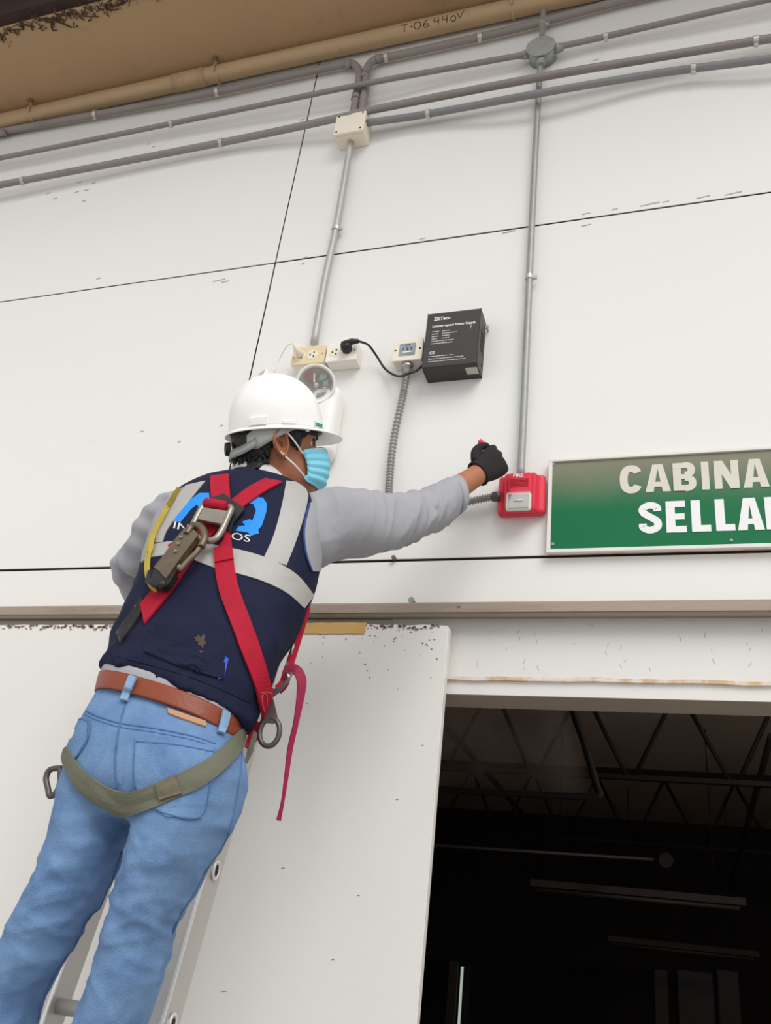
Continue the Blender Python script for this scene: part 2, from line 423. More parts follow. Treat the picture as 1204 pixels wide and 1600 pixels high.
# small chips, staples and scuffs along the joints
rnd = random.Random(4)
def chip(px, py, L, m='scuff', h=0.0022, y=0.0):
    c = at(px, py, 0.0); n = 7; top = []
    poly = [(c.x + L * (i / n - .5), c.z + L * 0.1 * (i / n - .5) + h * (0.3 + rnd.random())) for i in range(n + 1)] + \
           [(c.x + L * (i / n - .5), c.z + L * 0.1 * (i / n - .5) - h * (0.3 + rnd.random())) for i in range(n, -1, -1)]
    return prism(poly, y - 0.0012, y + 0.001)
chips = [chip(*a) for a in ((154, 435, .02), (342, 438, .05), (352, 440, .03), (660, 373, .022), (795, 362, .045), (915, 334, .028), (915, 352, .03), (1098, 308, .04), (1145, 302, .05),
         (1015, 319, .06), (472, 187, .02), (930, 94, .02), (124, 285, .02), (135, 297, .022), (120, 300, .018), (131, 314, .018), (240, 229, .015), (222, 674, .012), (280, 690, .01), (346, 665, .012),
         (477, 402, .015), (473, 412, .012), (1040, 315, .02), (960, 327, .02), (76, 302, .02), (86, 310, .02), (146, 286, .02), (232, 225, .012))]
o = link('paint_chips', mesh('paint_chips', *join_data(chips)), 'scuff', wb); o['kind'] = 'stuff'

# beam soffit over the wall, with the dark recess beyond it
ceil = struct(bpy.data.objects.new('ceiling', None)); COL.objects.link(ceil)
box('beam', -7.5, 4.5, -0.425, 0.12, CZ, CZ + 0.32, 'soffit', ceil, 0.006, 1)
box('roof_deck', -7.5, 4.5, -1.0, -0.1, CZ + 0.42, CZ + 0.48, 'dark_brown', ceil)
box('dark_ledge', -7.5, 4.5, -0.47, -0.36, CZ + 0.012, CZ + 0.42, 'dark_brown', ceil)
rnd = random.Random(8); cob = []
for i in range(240):
    x = rnd.uniform(-3.2, -1.6); y = -0.425 + abs(rnd.gauss(0, 0.022)); L = rnd.uniform(0.004, 0.016)
    cob.append(tube_data([V(x, y, CZ + 0.0), V(x + rnd.uniform(-.02, .02), y + rnd.uniform(-.02, .02), CZ - L), V(x + rnd.uniform(-.04, .04), y + rnd.uniform(-.03, .03), CZ - 0.002)], rnd.uniform(0.0008, 0.0034), 5))
o = link('cobweb_fringe', mesh('cobweb_fringe', *join_data(cob)), 'grime_dark', ceil); o['kind'] = 'stuff'

# ------------------------------------------------ sliding track
tr = struct(bpy.data.objects.new('trim_1', None)); COL.objects.link(tr)
tp = [(0.004, ZT1 + 0.004), (-0.012, ZT1 + 0.004), (-0.016, ZT1), (-0.046, ZT1 - 0.006), (-0.052, ZT1 - 0.012), (-0.054, ZT0 + 0.008), (-0.050, ZT0 + 0.002), (-0.044, ZT0), (-0.044, ZT0 + 0.012), (0.004, ZT0 + 0.012)]
vs = [V(x, y, z) for x in (-5, 3.5) for (y, z) in tp]; n = len(tp)
fs = [(i, (i + 1) % n, n + (i + 1) % n, n + i) for i in range(n)] + [tuple(range(n)), tuple(range(2 * n - 1, n - 1, -1))]
link('track_channel', mesh('track_channel', vs, fs), 'track_metal', tr)
box('track_lip', -5, 3.5, -0.058, -0.0545, ZT0 + 0.009, ZT0 + 0.013, 'track_metal', tr)
p = at(647, 943, 0.0); link('bolt', mesh('bolt', *join_data([disc(p + V(0, 0, -0.002), (0, -1, 0), 0.007, 0.03, 10), disc(p + V(0, -0.026, -0.002), (0, -1, 0), 0.0085, 0.006, 10)])), 'galvanised', tr)
p = at(717, 951, -0.045); link('bolt', mesh('bolt', *join_data([disc(p + V(0, 0.012, 0), (0, -1, 0), 0.0055, 0.02, 10), disc(p + V(0, 0.002, 0), (0, -1, 0), 0.011, 0.002, 16)])), 'grime', tr)
p = at(616, 873, 0.0); link('bolt', mesh('bolt', *disc(p, (0, -1, 0), 0.006, 0.012, 10)), 'grime', tr)

# ------------------------------------------------ sliding door leaf on the left
LY0, LY1 = -0.062, -0.034
xr = at(699, 1040, LY1).x
door = struct(bpy.data.objects.new('door_1', None)); COL.objects.link(door)
zt = at(400, 976, LY0).z
bm = bmesh.new(); nx = 90
prof = []
rnd = random.Random(2)
x0 = -3.6
top = [(x0 + (xr - x0) * i / nx, zt + (rnd.uniform(-0.003, 0.0012) if i < nx else -0.004)) for i in range(nx + 1)]
link('door_leaf', mesh('door_leaf', *prism([(x0, 0.0), (xr, 0.0)] + top[::-1], LY0, LY1)), 'white_paint_worn', door)
gr = []
rnd = random.Random(5)
for i in range(190):
    x = rnd.choice([rnd.uniform(at(470, 980, LY0).x, xr - 0.01), rnd.uniform(at(0, 985, LY0).x, at(190, 985, LY0).x)])
    z = zt - 0.001 - abs(rnd.gauss(0, 0.006)); s = rnd.uniform(0.001, 0.0042)
    gr.append(prism([(x + s * rnd.uniform(.6, 2) * math.cos(a), z + s * rnd.uniform(.4, 1) * math.sin(a)) for a in [k * math.pi / 3 for k in range(6)]], LY0 - 0.002, LY0 + 0.001))
for i in range(46):
    x = rnd.uniform(at(470, 1100, LY0).x, xr - 0.01); z = zt - 0.01 - abs(rnd.gauss(0, 0.05)); s = rnd.uniform(0.0006, 0.0022)
    gr.append(prism([(x + s * rnd.uniform(.6, 2) * math.cos(a), z + s * rnd.uniform(.4, 1.6) * math.sin(a)) for a in [k * math.pi / 3 for k in range(6)]], LY0 - 0.001, LY0 + 0.001))
for px, py, s in ((442, 1357, .004), (660, 1165, .002), (480, 1100, .002), (560, 1400, .0025), (350, 1550, .006), (520, 1500, .003), (620, 1250, .003)):
    c = at(px, py, LY0); gr.append(prism([(c.x - s, c.z), (c.x + s, c.z + s * .3), (c.x + s, c.z + s * .3 + .001), (c.x - s, c.z + .001)], LY0 - 0.001, LY0 + 0.001))
o = link('grime', mesh('grime', *join_data(gr)), 'grime', door); o['kind'] = 'stuff'
a = at(466, 975, LY0); b = at(569, 991, LY0)
rnd = random.Random(3)
poly = [(a.x - 0.02, b.z)] + [(a.x - 0.02 + (b.x - a.x + 0.02) * i / 14, b.z + rnd.uniform(-.001, .001)) for i in range(1, 15)] + [(b.x + 0.002 - (b.x - a.x + 0.02) * i / 14, zt + 0.005 + rnd.uniform(-.0015, .001)) for i in range(0, 15)]
link('bare_wood', mesh('bare_wood', *prism(poly, LY0 - 0.0025, LY0 + 0.004)), 'raw_wood', door)
box('edge_strip', xr - 0.0005, xr + 0.002, LY0 + 0.003, LY1 - 0.001, 0, zt - 0.008, 'white_paint_worn', door)
p = at(690, 985, LY0)

# ------------------------------------------------ header over the opening
hd = struct(bpy.data.objects.new('trim_2', None)); COL.objects.link(hd)
zb = 2.151; zc = 2.112
XO = -0.72
rnd = random.Random(11); k = 70
jag = [(XO + (3.4 - XO) * i / k, zb + 0.004 * noise.noise(V(i * 0.37, 3.1, 0)) + rnd.uniform(-.0015, .0015)) for i in range(k + 1)]
link('header_board', mesh('header_board', *prism(jag + [(3.4, ZT0 + 0.012), (XO, ZT0 + 0.012)], -0.002, 0.02)), 'white_paint_worn', hd)
jag2 = [(x, z + 0.006 + 0.005 * noise.noise(V(x * 17, 9.0, 0))) for x, z in jag]
jag3 = [(x, z - 0.003 + 0.003 * noise.noise(V(x * 11, 2.0, 0))) for x, z in jag]
link('torn_edge', mesh('torn_edge', *prism(jag3 + jag2[::-1], -0.0045, 0.012)), 'torn_wood', hd)
box('header_lip', XO, 3.4, 0.004, 0.122, zc, ZT0 + 0.012, 'white_paint_worn', hd)
box('header_soffit', XO, 3.4, 0.0045, 0.1225, zc - 0.001, zc + 0.003, 'greige', hd)
ck = []
rnd = random.Random(21)
for i in range(26):
    x = rnd.uniform(-.5, .25); z = rnd.uniform(zb + .02, ZT0 - .01); a = rnd.uniform(0.9, 1.9); L = rnd.uniform(.004, .016)
    ck.append(prism([(x, z), (x + L * math.cos(a), z + L * math.sin(a)), (x + L * math.cos(a) + .0011, z + L * math.sin(a)), (x + .0011, z)], -0.003, 0.0))
o = link('cracks', mesh('cracks', *join_data(ck)), 'scuff', hd); o['kind'] = 'stuff'
box('jamb', XO - 0.08, XO, 0.0, 0.14, 0, ZT0, 'white_paint_worn', hd)

# ------------------------------------------------ the dark room behind
XR0, XR1, YR1, ZR = -4.2, 3.2, 12.0, 3.75
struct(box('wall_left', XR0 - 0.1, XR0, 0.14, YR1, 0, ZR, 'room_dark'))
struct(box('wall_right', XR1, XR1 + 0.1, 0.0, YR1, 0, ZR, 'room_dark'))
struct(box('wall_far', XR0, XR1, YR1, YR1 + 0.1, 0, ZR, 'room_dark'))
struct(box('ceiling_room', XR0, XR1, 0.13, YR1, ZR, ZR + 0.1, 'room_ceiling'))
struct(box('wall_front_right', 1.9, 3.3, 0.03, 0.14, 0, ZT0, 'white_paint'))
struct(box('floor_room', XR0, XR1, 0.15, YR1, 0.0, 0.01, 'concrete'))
def joist(Y, zch, x0, step, label):
    t = thing('ceiling_joist', label, 'joist', (0, Y, zch))
    box('bottom_chord', XR0 + 0.01, XR1 - 0.01, Y - 0.03, Y + 0.03, zch, zch + 0.036, 'joist_dark', t)
    box('top_chord', XR0 + 0.01, XR1 - 0.01, Y - 0.03, Y + 0.03, ZR - 0.06, ZR - 0.001, 'joist_dark', t)
    x = x0
    while x < 3.0:
        if x > XR0 + 0.5:
            for sx in (-1, 1): tube('web_bar', [V(x + sx * 0.03, Y, zch + 0.03), V(x + sx * step * 0.53, Y, ZR - 0.05)], 0.017, 'joist_dark', t, 8)
        x += step
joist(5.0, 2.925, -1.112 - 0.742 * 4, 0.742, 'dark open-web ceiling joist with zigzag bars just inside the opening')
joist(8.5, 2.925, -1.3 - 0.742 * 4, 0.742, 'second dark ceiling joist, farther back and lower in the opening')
for q0, q1, lb in (((700, 1140), (850, 1310), 'dark sloping brace under the room ceiling at the left'), ((1204, 1150), (1140, 1390), 'dark sloping brace under the room ceiling at the right')):
    tag(tube('ceiling_brace', [at(q0[0], q0[1], 4.9), at(q1[0], q1[1], 8.3)], 0.025, 'joist_dark', n=8), lb, 'brace')
sc = thing('dusty_screen', 'dusty translucent sheet in a dark round-cornered frame at the left of the opening', 'screen', at(800, 1235, 3.3))
P = [V(at(890, 1090, 3.3).x - .12, 3.3, ZR), at(890, 1090, 3.3), at(912, 1160, 3.3), at(932, 1228, 3.3), at(937, 1241, 3.3), at(920, 1245, 3.3), at(820, 1241, 3.3), at(690, 1234, 3.3), at(560, 1228, 3.3), V(at(560, 1228, 3.3).x - .1, 3.3, ZR)]
fr = tube('screen_frame', catmull(P, 5), 0.022, 'joist_dark', sc, 8)
poly = [(p.x, p.z) for p in P]
link('sheet', mesh('sheet', *prism(poly, 3.297, 3.303)), 'dusty_sheet', sc)
def fixture(q0, q1, Y, label):
    a, b = at(*q0, Y), at(*q1, Y); z = (a.z + b.z) / 2
    t = thing('ceiling_light', label, 'light fixture', V((a.x + b.x) / 2, Y, z), 'unlit fluorescent fixtures in the dark room')
    vs, fs = [], []
    prf = [(-.10, .0), (-.07, .06), (.07, .06), (.10, .0)]
    n = 4
    vs = [V(x, Y + u, z + v) for x in (a.x, b.x) for u, v in prf]
    fs = [(i, (i + 1) % n, n + (i + 1) % n, n + i) for i in range(n)] + [(0, 1, 2, 3), (7, 6, 5, 4)]
    link('housing', mesh('housing', vs, fs), 'lamp_white', t)
    for s in (-.04, .04): tube('lamp_tube', [V(a.x + .05, Y + s, z - .02), V(b.x - .05, Y + s, z - .02)], .016, 'lamp_white', t, 8)
    for x in (a.x + .25, b.x - .25): tube('hanger_rod', [V(x, Y, z + .06), V(x, Y, ZR)], .005, 'joist_dark', t, 6)
fixture((830, 1382), (1165, 1420), 6.6, 'long unlit fluorescent ceiling fixture, the nearer and higher one in the dark room')
fixture((950, 1470), (1185, 1497), 9.6, 'faint unlit fluorescent fixture lower and deeper in the dark room')
t = thing('ceiling_conduit', 'thin conduit ending in a round box on the dark room ceiling', 'conduit', at(1040, 1343, 5.6))
tube('pipe', [at(560, 1313, 5.6), at(1022, 1343, 5.6)], .012, 'lamp_white', t, 8)
link('round_box', mesh('round_box', *disc(at(1040, 1343, 5.58), (0, -1, -.2), .055, .06, 20)), 'room_dark', t)
wn = struct(bpy.data.objects.new('window_1', None)); COL.objects.link(wn)
for xa, xb in ((1022, 1042), (1058, 1112), (1120, 1152)):
    a, b = at(xa, 1515, YR1 - .02), at(xb, 1515, YR1 - .02)
    box('pane', a.x, b.x, YR1 - .02, YR1 - .005, 0.75, a.z, 'dim_window', wn)
    box('window_frame', a.x - .03, a.x, YR1 - .05, YR1 - .001, 0.7, a.z + .05, 'joist_dark', wn)
w2 = struct(bpy.data.objects.new('door_gap', None)); COL.objects.link(w2)
a, b = at(720, 1510, 6.0), at(725, 1510, 6.0)
box('lit_slit', a.x, b.x, 6.0, 6.02, 0.6, a.z, 'slit_light', w2)  # glowing strip stands in for daylight through a door gap
a2, b2 = at(703, 1500, 6.0), at(716, 1500, 6.0)
box('frame_post', a2.x, b2.x, 5.98, 6.04, 0.02, a2.z, 'room_dark', w2)
box('frame_post', b.x + .0, b.x + .06, 5.98, 6.04, 0.02, b.z, 'joist_dark', w2)

# ================================================================== PIPES ON THE WALL
rt = [at(-60, 197, -0.05), at(300, 133, -0.05), at(620, 67, -0.05), at(850, 14, -0.05), at(1300, -110, -0.05)]
zt_ = sum(p.z for p in rt[:4]) / 4
tpipe = thing('painted_pipe', 'thick tan painted pipe in the corner under the soffit, marked T-06 440V', 'pipe', (-1.9, -0.05, 4.82))
ZP = 4.812
tube('pipe', [V(x, -0.045, ZP) for x in (-4.2, -1.0, 2.6)], 0.036, 'tan_pipe', tpipe, 20)
for px in (47, 335, 800):
    x = at(px, 130, -.05).x if px == 335 else at(px, 190 if px < 100 else 25, -.05).x
    tube('pipe_strap', [V(x, -0.045 + 0.039 * math.sin(a), ZP + 0.039 * math.cos(a)) for a in [k * math.pi / 10 - 2.2 for k in range(18)]] + [V(x, -.09, CZ + .002)], 0.005, 'tan_pipe', tpipe, 6)
    link('strap_nut', mesh('strap_nut', *disc(V(x, -.092, CZ + .001), (0, 0, -1), .011, .014, 8)), 'grime', tpipe)
x = at(265, 140, -.06).x; tube('coupling', [V(x, -0.045, ZP), V(x + .16, -0.045, ZP)], 0.039, 'tan_pipe', tpipe, 20)
me = text_mesh('T-06  440V', 0.066, 0.0, 0.0)
xw = max(v.co.x for v in me.vertices); xs0 = at(624, 62, -.075).x; xs1 = at(722, 46, -.075).x
bm = bmesh.new(); bm.from_mesh(me); bmesh.ops.delete(bm, geom=[f for f in bm.faces], context='FACES_ONLY')
ed = [([V(e.verts[0].co.x, e.verts[0].co.y, 0), V(e.verts[1].co.x, e.verts[1].co.y, 0)]) for e in bm.edges if len(e.link_faces) == 0]
bm.free()
# hand-written strokes, wrapped round the pipe
ST = [[(0, 1), (.62, 1)], [(.31, 1), (.27, 0)], [(.8, .5), (1.1, .5)], [(1.55, 1), (1.3, .8), (1.25, .3), (1.5, 0), (1.8, .25), (1.8, .75), (1.55, 1)],
      [(2.5, 1), (2.15, .5), (2.15, .1), (2.4, 0), (2.6, .2), (2.45, .45), (2.18, .3)], [(3.2, 1), (3.1, .45), (3.6, .5)], [(3.55, 1), (3.5, 0)],
      [(4.0, 1), (3.9, .45), (4.4, .5)], [(4.35, 1), (4.3, 0)], [(4.9, .7), (4.7, .5), (4.72, .1), (4.95, 0), (5.15, .3), (5.05, .65), (4.9, .7)], [(5.3, 1), (5.5, .25), (5.9, 1.15)]]
tt = []
for s in ST:
    pts = []
    for q in catmull([V(a, b, 0) for a, b in s], 5 if len(s) > 3 else 3):
        x = xs0 + (xs1 - xs0) * q.x / 5.9; ang = -0.95 + q.y * 0.75
        pts.append(V(x, -0.045 - 0.0365 * math.cos(ang), ZP + 0.0365 * math.sin(ang)))
    tt.append(tube_data(pts, 0.0016, 5))
link('handwriting', mesh('handwriting', *join_data(tt)), 'ink', tpipe)

def clampat(par, P, d, r, side=(0, 0, -1), m='clamp'):
    d = Vector(d).normalized(); P = Vector(P)
    a = tube_data([P - d * .008, P + d * .008], r + .003, 14)
    s = Vector(side); bm = box_bm(-.006, .006, -.004, .006, -.006, .006, .001, 1)
    vs = [v.co.copy() for v in bm.verts]; fs = [tuple(v.index for v in f.verts) for f in bm.faces]; bm.free()
    q = P + s * (r + .007); vs = [q + d * v.x + V(0, 1, 0) * v.y + s * v.z for v in vs]
    o = link('clamp', mesh('clamp', *join_data([a, (vs, fs)])), m, par); return o
def conduit(label, pts, r, m, clamps=(), n=14, Y=None, sub=8, extra=None):
    P = catmull(pts, sub); c = P[len(P) // 2]
    t = thing('conduit', label, 'conduit', c, 'grey conduits fixed along the white wall')
    tube('pipe', P, r, m, t, n)
    for (px, py) in clamps:
        q = min(((at(px, py, p.y) - p).length, i) for i, p in enumerate(P))[1]
        # nearest point on the pipe
        i = min(max(q, 1), len(P) - 2); d = P[i + 1] - P[i - 1]
        w = at(px, py, P[i].y); dd = d.normalized(); c = P[i] + dd * (w - P[i]).dot(dd)
        side = (0, 0, -1) if abs(dd.z) < .5 else (1, 0, 0)
        clampat(t, c, dd, r, side)
    return t
k = -0.03
cA = conduit('grey conduit under the tan pipe, bending down into the square box from the left',
    [at(-700, 312, k), at(-60, 217, k), at(0, 206, k), at(300, 151, k), at(440, 121, k), at(530, 102, k), at(551, 100, k), at(561, 112, k), at(560, 130, k), at(555, 160, k), at(551, 186, k)], .0155, 'grey_conduit', [(150, 178), (340, 142)])
cB = conduit('grey conduit under the tan pipe, bending down into the square box from the right',
    [at(1700, -170, k), at(1010, -8, k), at(960, 4, k), at(800, 46, k), at(640, 82, k), at(600, 90, k), at(580, 97, k), at(572, 112, k), at(571, 130, k), at(567, 160, k), at(564, 184, k)], .0155, 'grey_conduit', [(750, 55), (604, 88)])
for t, qs in ((cA, ((545, 101), (556, 152))), (cB, ((592, 92), (570, 120)))):
    for q in qs:
        p = at(q[0], q[1], k); tube('coupling', [p + V(-.012, 0, .002), p + V(.012, 0, -.002)] if q[0] in (545, 592) else [p + V(0, 0, .015), p + V(0, 0, -.015)], .0185, 'grey_conduit', t, 14)
k = -0.045
cC = conduit('grey conduit running along the wall into the left of the round junction box',
    [at(-700, 372, k), at(-60, 257, k), at(0, 247, k), at(268, 193, k), at(555, 134, -.06), at(700, 107, k), at(832, 83, -.04)], .011, 'grey_conduit', [(268, 193)])
cC2 = conduit('short grey conduit leaving the right of the round junction box', [at(864, 75, -.04), at(946, 57, -.035), at(1080, 26, -.045), at(1204, -2, -.05), at(1290, -22, -.05), at(2100, -212, -.05)], .011, 'grey_conduit', [(946, 57)])
k = -0.055
cD = conduit('thick grey conduit running the whole width of the wall behind the square box',
    [at(-700, 408, -.05), at(-60, 299, -.05), at(0, 289, -.05), at(345, 223, -.035), at(530, 184, -.064), at(575, 173, -.066), at(842, 121, -.068), at(1000, 94, -.055), at(1180, 64, -.04), at(1290, 46, -.04), at(2100, -92, -.04)], .0145, 'grey_conduit', [(36, 283), (345, 225), (1180, 64)])
k = -0.05
cE = conduit('blue-grey conduit leaving the right of the square box, lowest of the wall conduits',
    [at(573, 192, -.05), at(669, 178, -.04), at(842, 146, -.066), at(1000, 119, -.045), at(1083, 107, -.04), at(1204, 92, -.05), at(1290, 78, -.05), at(2100, -52, -.05)], .0135, 'blue_grey_conduit', [(669, 178), (1083, 107)])
cF = conduit('pale vertical conduit dropping from the square box to the outlets',
    [at(548, 222, -.03), at(527, 345, -.022), at(507, 440, -.022), at(490, 538, -.022)], .0125, 'pale_conduit', [(525, 358)])
cG = conduit('slim vertical grey conduit from the soffit down to the red fire alarm',
    [at(851, -20, -.03), at(846, 62, -.03), at(836, 240, -.024), at(827, 432, -.022), at(818, 640, -.022), at(813, 745, -.022)], .0105, 'galvanised', [(827, 434), (849, 38)])

def screws(par, pts, r=.004, m='galvanised', y=0.0):
    for x, z in pts: link('screw', mesh('screw', *lathe((x, y, z), (0, -1, 0), [(-.001, r), (.001, r), (.002, r * .6), (.0022, 0)], 12)), m, par)
# square junction box
a = at(526, 181, -.075); b = at(572, 173, -.075); c = at(527, 208, -.075)
cx, cz = (a.x + b.x) / 2, (a.z + c.z) / 2 - .002; hw = (b.x - a.x) / 2; hh = (a.z - c.z) / 2 + .004
jb = thing('junction_box', 'square cream junction box on the wall where the conduits meet', 'junction box', (cx, 0, cz))
box('box_body', cx - hw, cx + hw, -.062, 0, cz - hh, cz + hh, 'cream', jb, .004)
box('lid', cx - hw - .001, cx + hw + .001, -.076, -.062, cz - hh - .001, cz + hh + .001, 'cream', jb, .004)
screws(jb, [(cx + s * (hw - .012), cz + q * (hh - .012)) for s in (-1, 1) for q in (-1, 1)], .004, 'dark_hole', -.076)
# round junction box
p = at(845, 75, -.05)
rb = thing('junction_box', 'round galvanised junction box with a flat lid at the top of the wall', 'junction box', (p.x, 0, p.z))
link('box_body', mesh('box_body', *lathe((p.x, 0, p.z), (0, -1, 0), [(0.001, 0), (.001, .05), (.056, .05), (.056, 0)], 30)), 'galvanised', rb, True)
link('lid', mesh('lid', *lathe((p.x, 0, p.z), (0, -1, 0), [(.056, 0), (.056, .054), (.060, .054), (.062, .051), (.062, 0)], 30)), 'galvanised', rb)
for d in ((-1, 0, .0), (1, 0, .0), (0, 0, -1), (0, 0, 1)):
    d = Vector(d); q = p + V(0, .014, 0); tube('hub', [q + d * .046, q + d * .066, q + d * .067, q + d * .078], (lambda i: (.017, .017, .0135, .0135)[i]), 'galvanised', rb, 12)
screws(rb, [(p.x - .034, p.z + .012), (p.x + .034, p.z - .012)], .004, 'steel', -.062)

# ------------------------------------------------ outlets
def plate_box(name, label, cat, q0, q1, zc_, H, dep, mbody, mplate):
    x0, x1 = q0, q1; t = thing(name, label, cat, ((x0 + x1) / 2, 0, zc_))
    box('back_box', x0, x1, -dep, 0, zc_ - H / 2, zc_ + H / 2, mbody, t, .003)
    box('face_plate', x0 - .002, x1 + .002, -dep - .007, -dep, zc_ - H / 2 - .002, zc_ + H / 2 + .002, mplate, t, .003)
    return t
DEP = .045
f = -DEP - .007
xa, xb = at(456, 560, f).x, at(506, 555, f).x; z1 = at(480, 542, f).z; z0 = at(480, 568, f).z
zo = (z0 + z1) / 2; HO = abs(z1 - z0)
def socket(t, x, z, y):
    link('socket_face', mesh('socket_face', *lathe((x, y, z), (0, -1, 0), [(0, .019), (.0015, .018), (.0015, 0)], 20)), t.get('pm', 'cream'), t)
    for dx, dz in ((-.007, 0), (.006, .008), (.006, -.008)):
        box('slot', x + dx - .0022, x + dx + .0022, y - .0022, y - .001, z + dz - .0035, z + dz + .0035, 'dark_hole', t)
t1 = plate_box('wall_outlet', 'left wall outlet with tan plate and a white plug in it', 'outlet', xa, xb, zo, HO, DEP, 'ivory', 'tan_plate')
xm = (xa + xb) / 2
socket(t1, xm + .014, zo, f); socket(t1, xm - .028, zo, f)
screws(t1, [(xa + .006, zo - .003), (xb - .006, zo + .001)], .003, 'steel', f)
xc, xd = at(510, 553, f).x, at(557, 546, f).x
t2 = plate_box('wall_outlet', 'right wall outlet in ivory with a black plug in it', 'outlet', xc, xd, zo, HO, DEP, 'ivory', 'ivory')
xm2 = (xc + xd) / 2
socket(t2, xm2 - .024, zo, f); socket(t2, xm2 + .02, zo, f)
screws(t2, [(xd - .006, zo + .002)], .003, 'steel', f)
# plugs
p = V(xm - .028, f - .001, zo)
pl = thing('white_plug', 'small white plug with a thin white lead in the left outlet', 'plug', p)
tube('plug_body', [p, p + V(-.002, -.018, .004), p + V(-.008, -.03, .014), p + V(-.014, -.034, .026)], (lambda i: (.012, .011, .007, .004)[i]), 'cream', pl, 10)
q = p + V(-.014, -.034, .026)
tube('lead', catmull([q, at(448, 541, -.06), at(437, 560, -.03), at(428, 582, -.02)], 6), .0022, 'white_plastic', pl, 8)
p = V(xm2 + .02, f - .001, zo + .004)
pk = thing('black_plug', 'black right-angle plug in the right outlet with a lead to the black box', 'plug', p)
tube('plug_body', [p, p + V(0, -.012, 0), p + V(.002, -.026, .002), p + V(.002, -.03, .004)], (lambda i: (.017, .019, .017, .009)[i]), 'black_plastic', pk, 12)
q0 = p + V(.0, -.022, .006); q1 = at(560, 533, f - .02)
tube('plug_arm', [q0 + V(-.012, 0, .0), q0, q0.lerp(q1, .5) + V(0, 0, .004), q1], (lambda i: (.009, .012, .0105, .007)[i]), 'black_plastic', pk, 12)
tube('lead', catmull([q1, at(575, 539, f - .01), at(588, 556, -.03), at(602, 577, -.02), at(622, 588, -.055), at(640, 583, -.085), at(652, 578, -.07), at(664, 566, -.03)], 8), .0038, 'black_plastic', pk, 8)

# ------------------------------------------------ emergency light
EMX, EMZ = at(470, 640, -.06).x, at(462, 645, -.06).z
em = thing('emergency_light', 'white twin-head emergency light on the wall behind the hard hat', 'emergency light', (EMX, 0, EMZ))
x0, x1 = at(400, 640, -.03).x, at(528, 640, -.06).x; z0, z1 = at(500, 712, -.06).z, at(470, 612, -.05).z
box('housing', x0, x1, -.085, 0, z0, z1, 'white_plastic', em, .03, 5)
box('housing_base', x0 + .03, x1 - .012, -.088, -.004, z0 - .004, z0 + .03, 'off_white', em, .014, 4)
def head(cpx, cpy, Y, r, nrm):
    c = at(cpx, cpy, Y); nrm = Vector(nrm).normalized()
    h = link('lamp_head', mesh('lamp_head', *lathe(c, nrm, [(-.062, 0), (-.062, r * .5), (-.03, r * .9), (.0, r), (.006, r), (.008, r * .96), (.006, r * .88), (-.004, r * .84), (-.03, r * .5), (-.04, 0)], 40)), 'white_plastic', em, True)
    u = nrm.orthogonal().normalized(); v = nrm.cross(u)
    link('reflector', mesh('reflector', *lathe(c, nrm, [(-.002, r * .85), (-.014, r * .6), (-.024, r * .25), (-.024, 0)], 30)), 'lens_grey', h, True)
    link('bulb', mesh('bulb', *lathe(c + nrm * -.03, nrm, [(0, .009), (.012, .009), (.02, .006), (.022, 0)], 14)), 'off_white', h, True)
    r3 = random.Random(cpx)
    ex = RI - nrm * RI.dot(nrm); ex.normalize(); ez = ex.cross(nrm) * -1
    if ez.z < 0: ez = -ez
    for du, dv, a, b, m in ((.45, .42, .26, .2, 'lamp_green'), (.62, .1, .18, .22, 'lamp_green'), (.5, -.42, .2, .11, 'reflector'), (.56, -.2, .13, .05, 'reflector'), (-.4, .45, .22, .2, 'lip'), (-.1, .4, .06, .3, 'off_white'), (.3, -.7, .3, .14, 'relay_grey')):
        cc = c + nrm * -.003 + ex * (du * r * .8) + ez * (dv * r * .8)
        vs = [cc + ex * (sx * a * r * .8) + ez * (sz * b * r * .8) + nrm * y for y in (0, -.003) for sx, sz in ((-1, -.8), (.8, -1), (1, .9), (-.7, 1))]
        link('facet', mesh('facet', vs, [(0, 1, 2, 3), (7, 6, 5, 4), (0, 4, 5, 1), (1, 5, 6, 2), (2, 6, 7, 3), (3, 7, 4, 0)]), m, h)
    link('lens', mesh('lens', *lathe(c, nrm, [(.001, r * .86), (.004, r * .5), (.005, 0)], 30)), 'clear_lens', h, True)
    tube('swivel', [c - nrm * .055, V(c.x, -.03, c.z - .06)], .016, 'white_plastic', em, 12)
head(493, 600, -.11, .062, (.30, -.85, -.42))
head(404, 594, -.09, .042, (-.5, -.75, .3))

# ------------------------------------------------ switch box with a grey relay, black power supply
f = -.052
xa, xb = at(614, 550, f).x, at(659, 545, f).x; z1, z0 = at(636, 531, f).z, at(636, 562, f).z
zc_ = (z0 + z1) / 2; H_ = z1 - z0
sb = plate_box('switch_box', 'small ivory wall box with a grey numbered insert beside the black box', 'switch', xa, xb, zc_, H_, .045, 'ivory', 'cream')
xm = (xa + xb) / 2
box('insert', xm - .026, xm + .026, f - .004, f, zc_ - .021, zc_ + .023, 'relay_grey', sb, .001, 1)
box('insert_rim', xm - .028, xm + .028, f - .0015, f + .001, zc_ - .023, zc_ + .025, 'ivory', sb)
box('insert_label', xm - .014, xm + .014, f - .005, f - .003, zc_ - .014, zc_ - .010, 'print_white', sb)
for dx, s in ((-.013, '1'), (0, '2'), (.012, '3')): wall_text('numeral', s, xm + dx - .003, zc_ - .004, .014, 'dark_hole', sb, f - .0042, .0002)
box('insert_mark', xm - .008, xm + .008, f - .005, f - .003, zc_ + .013, zc_ + .0155, 'dark_hole', sb)
screws(sb, [(xa + .007, zc_ + .001), (xb - .007, zc_ + .001)], .003, 'dark_hole', f)

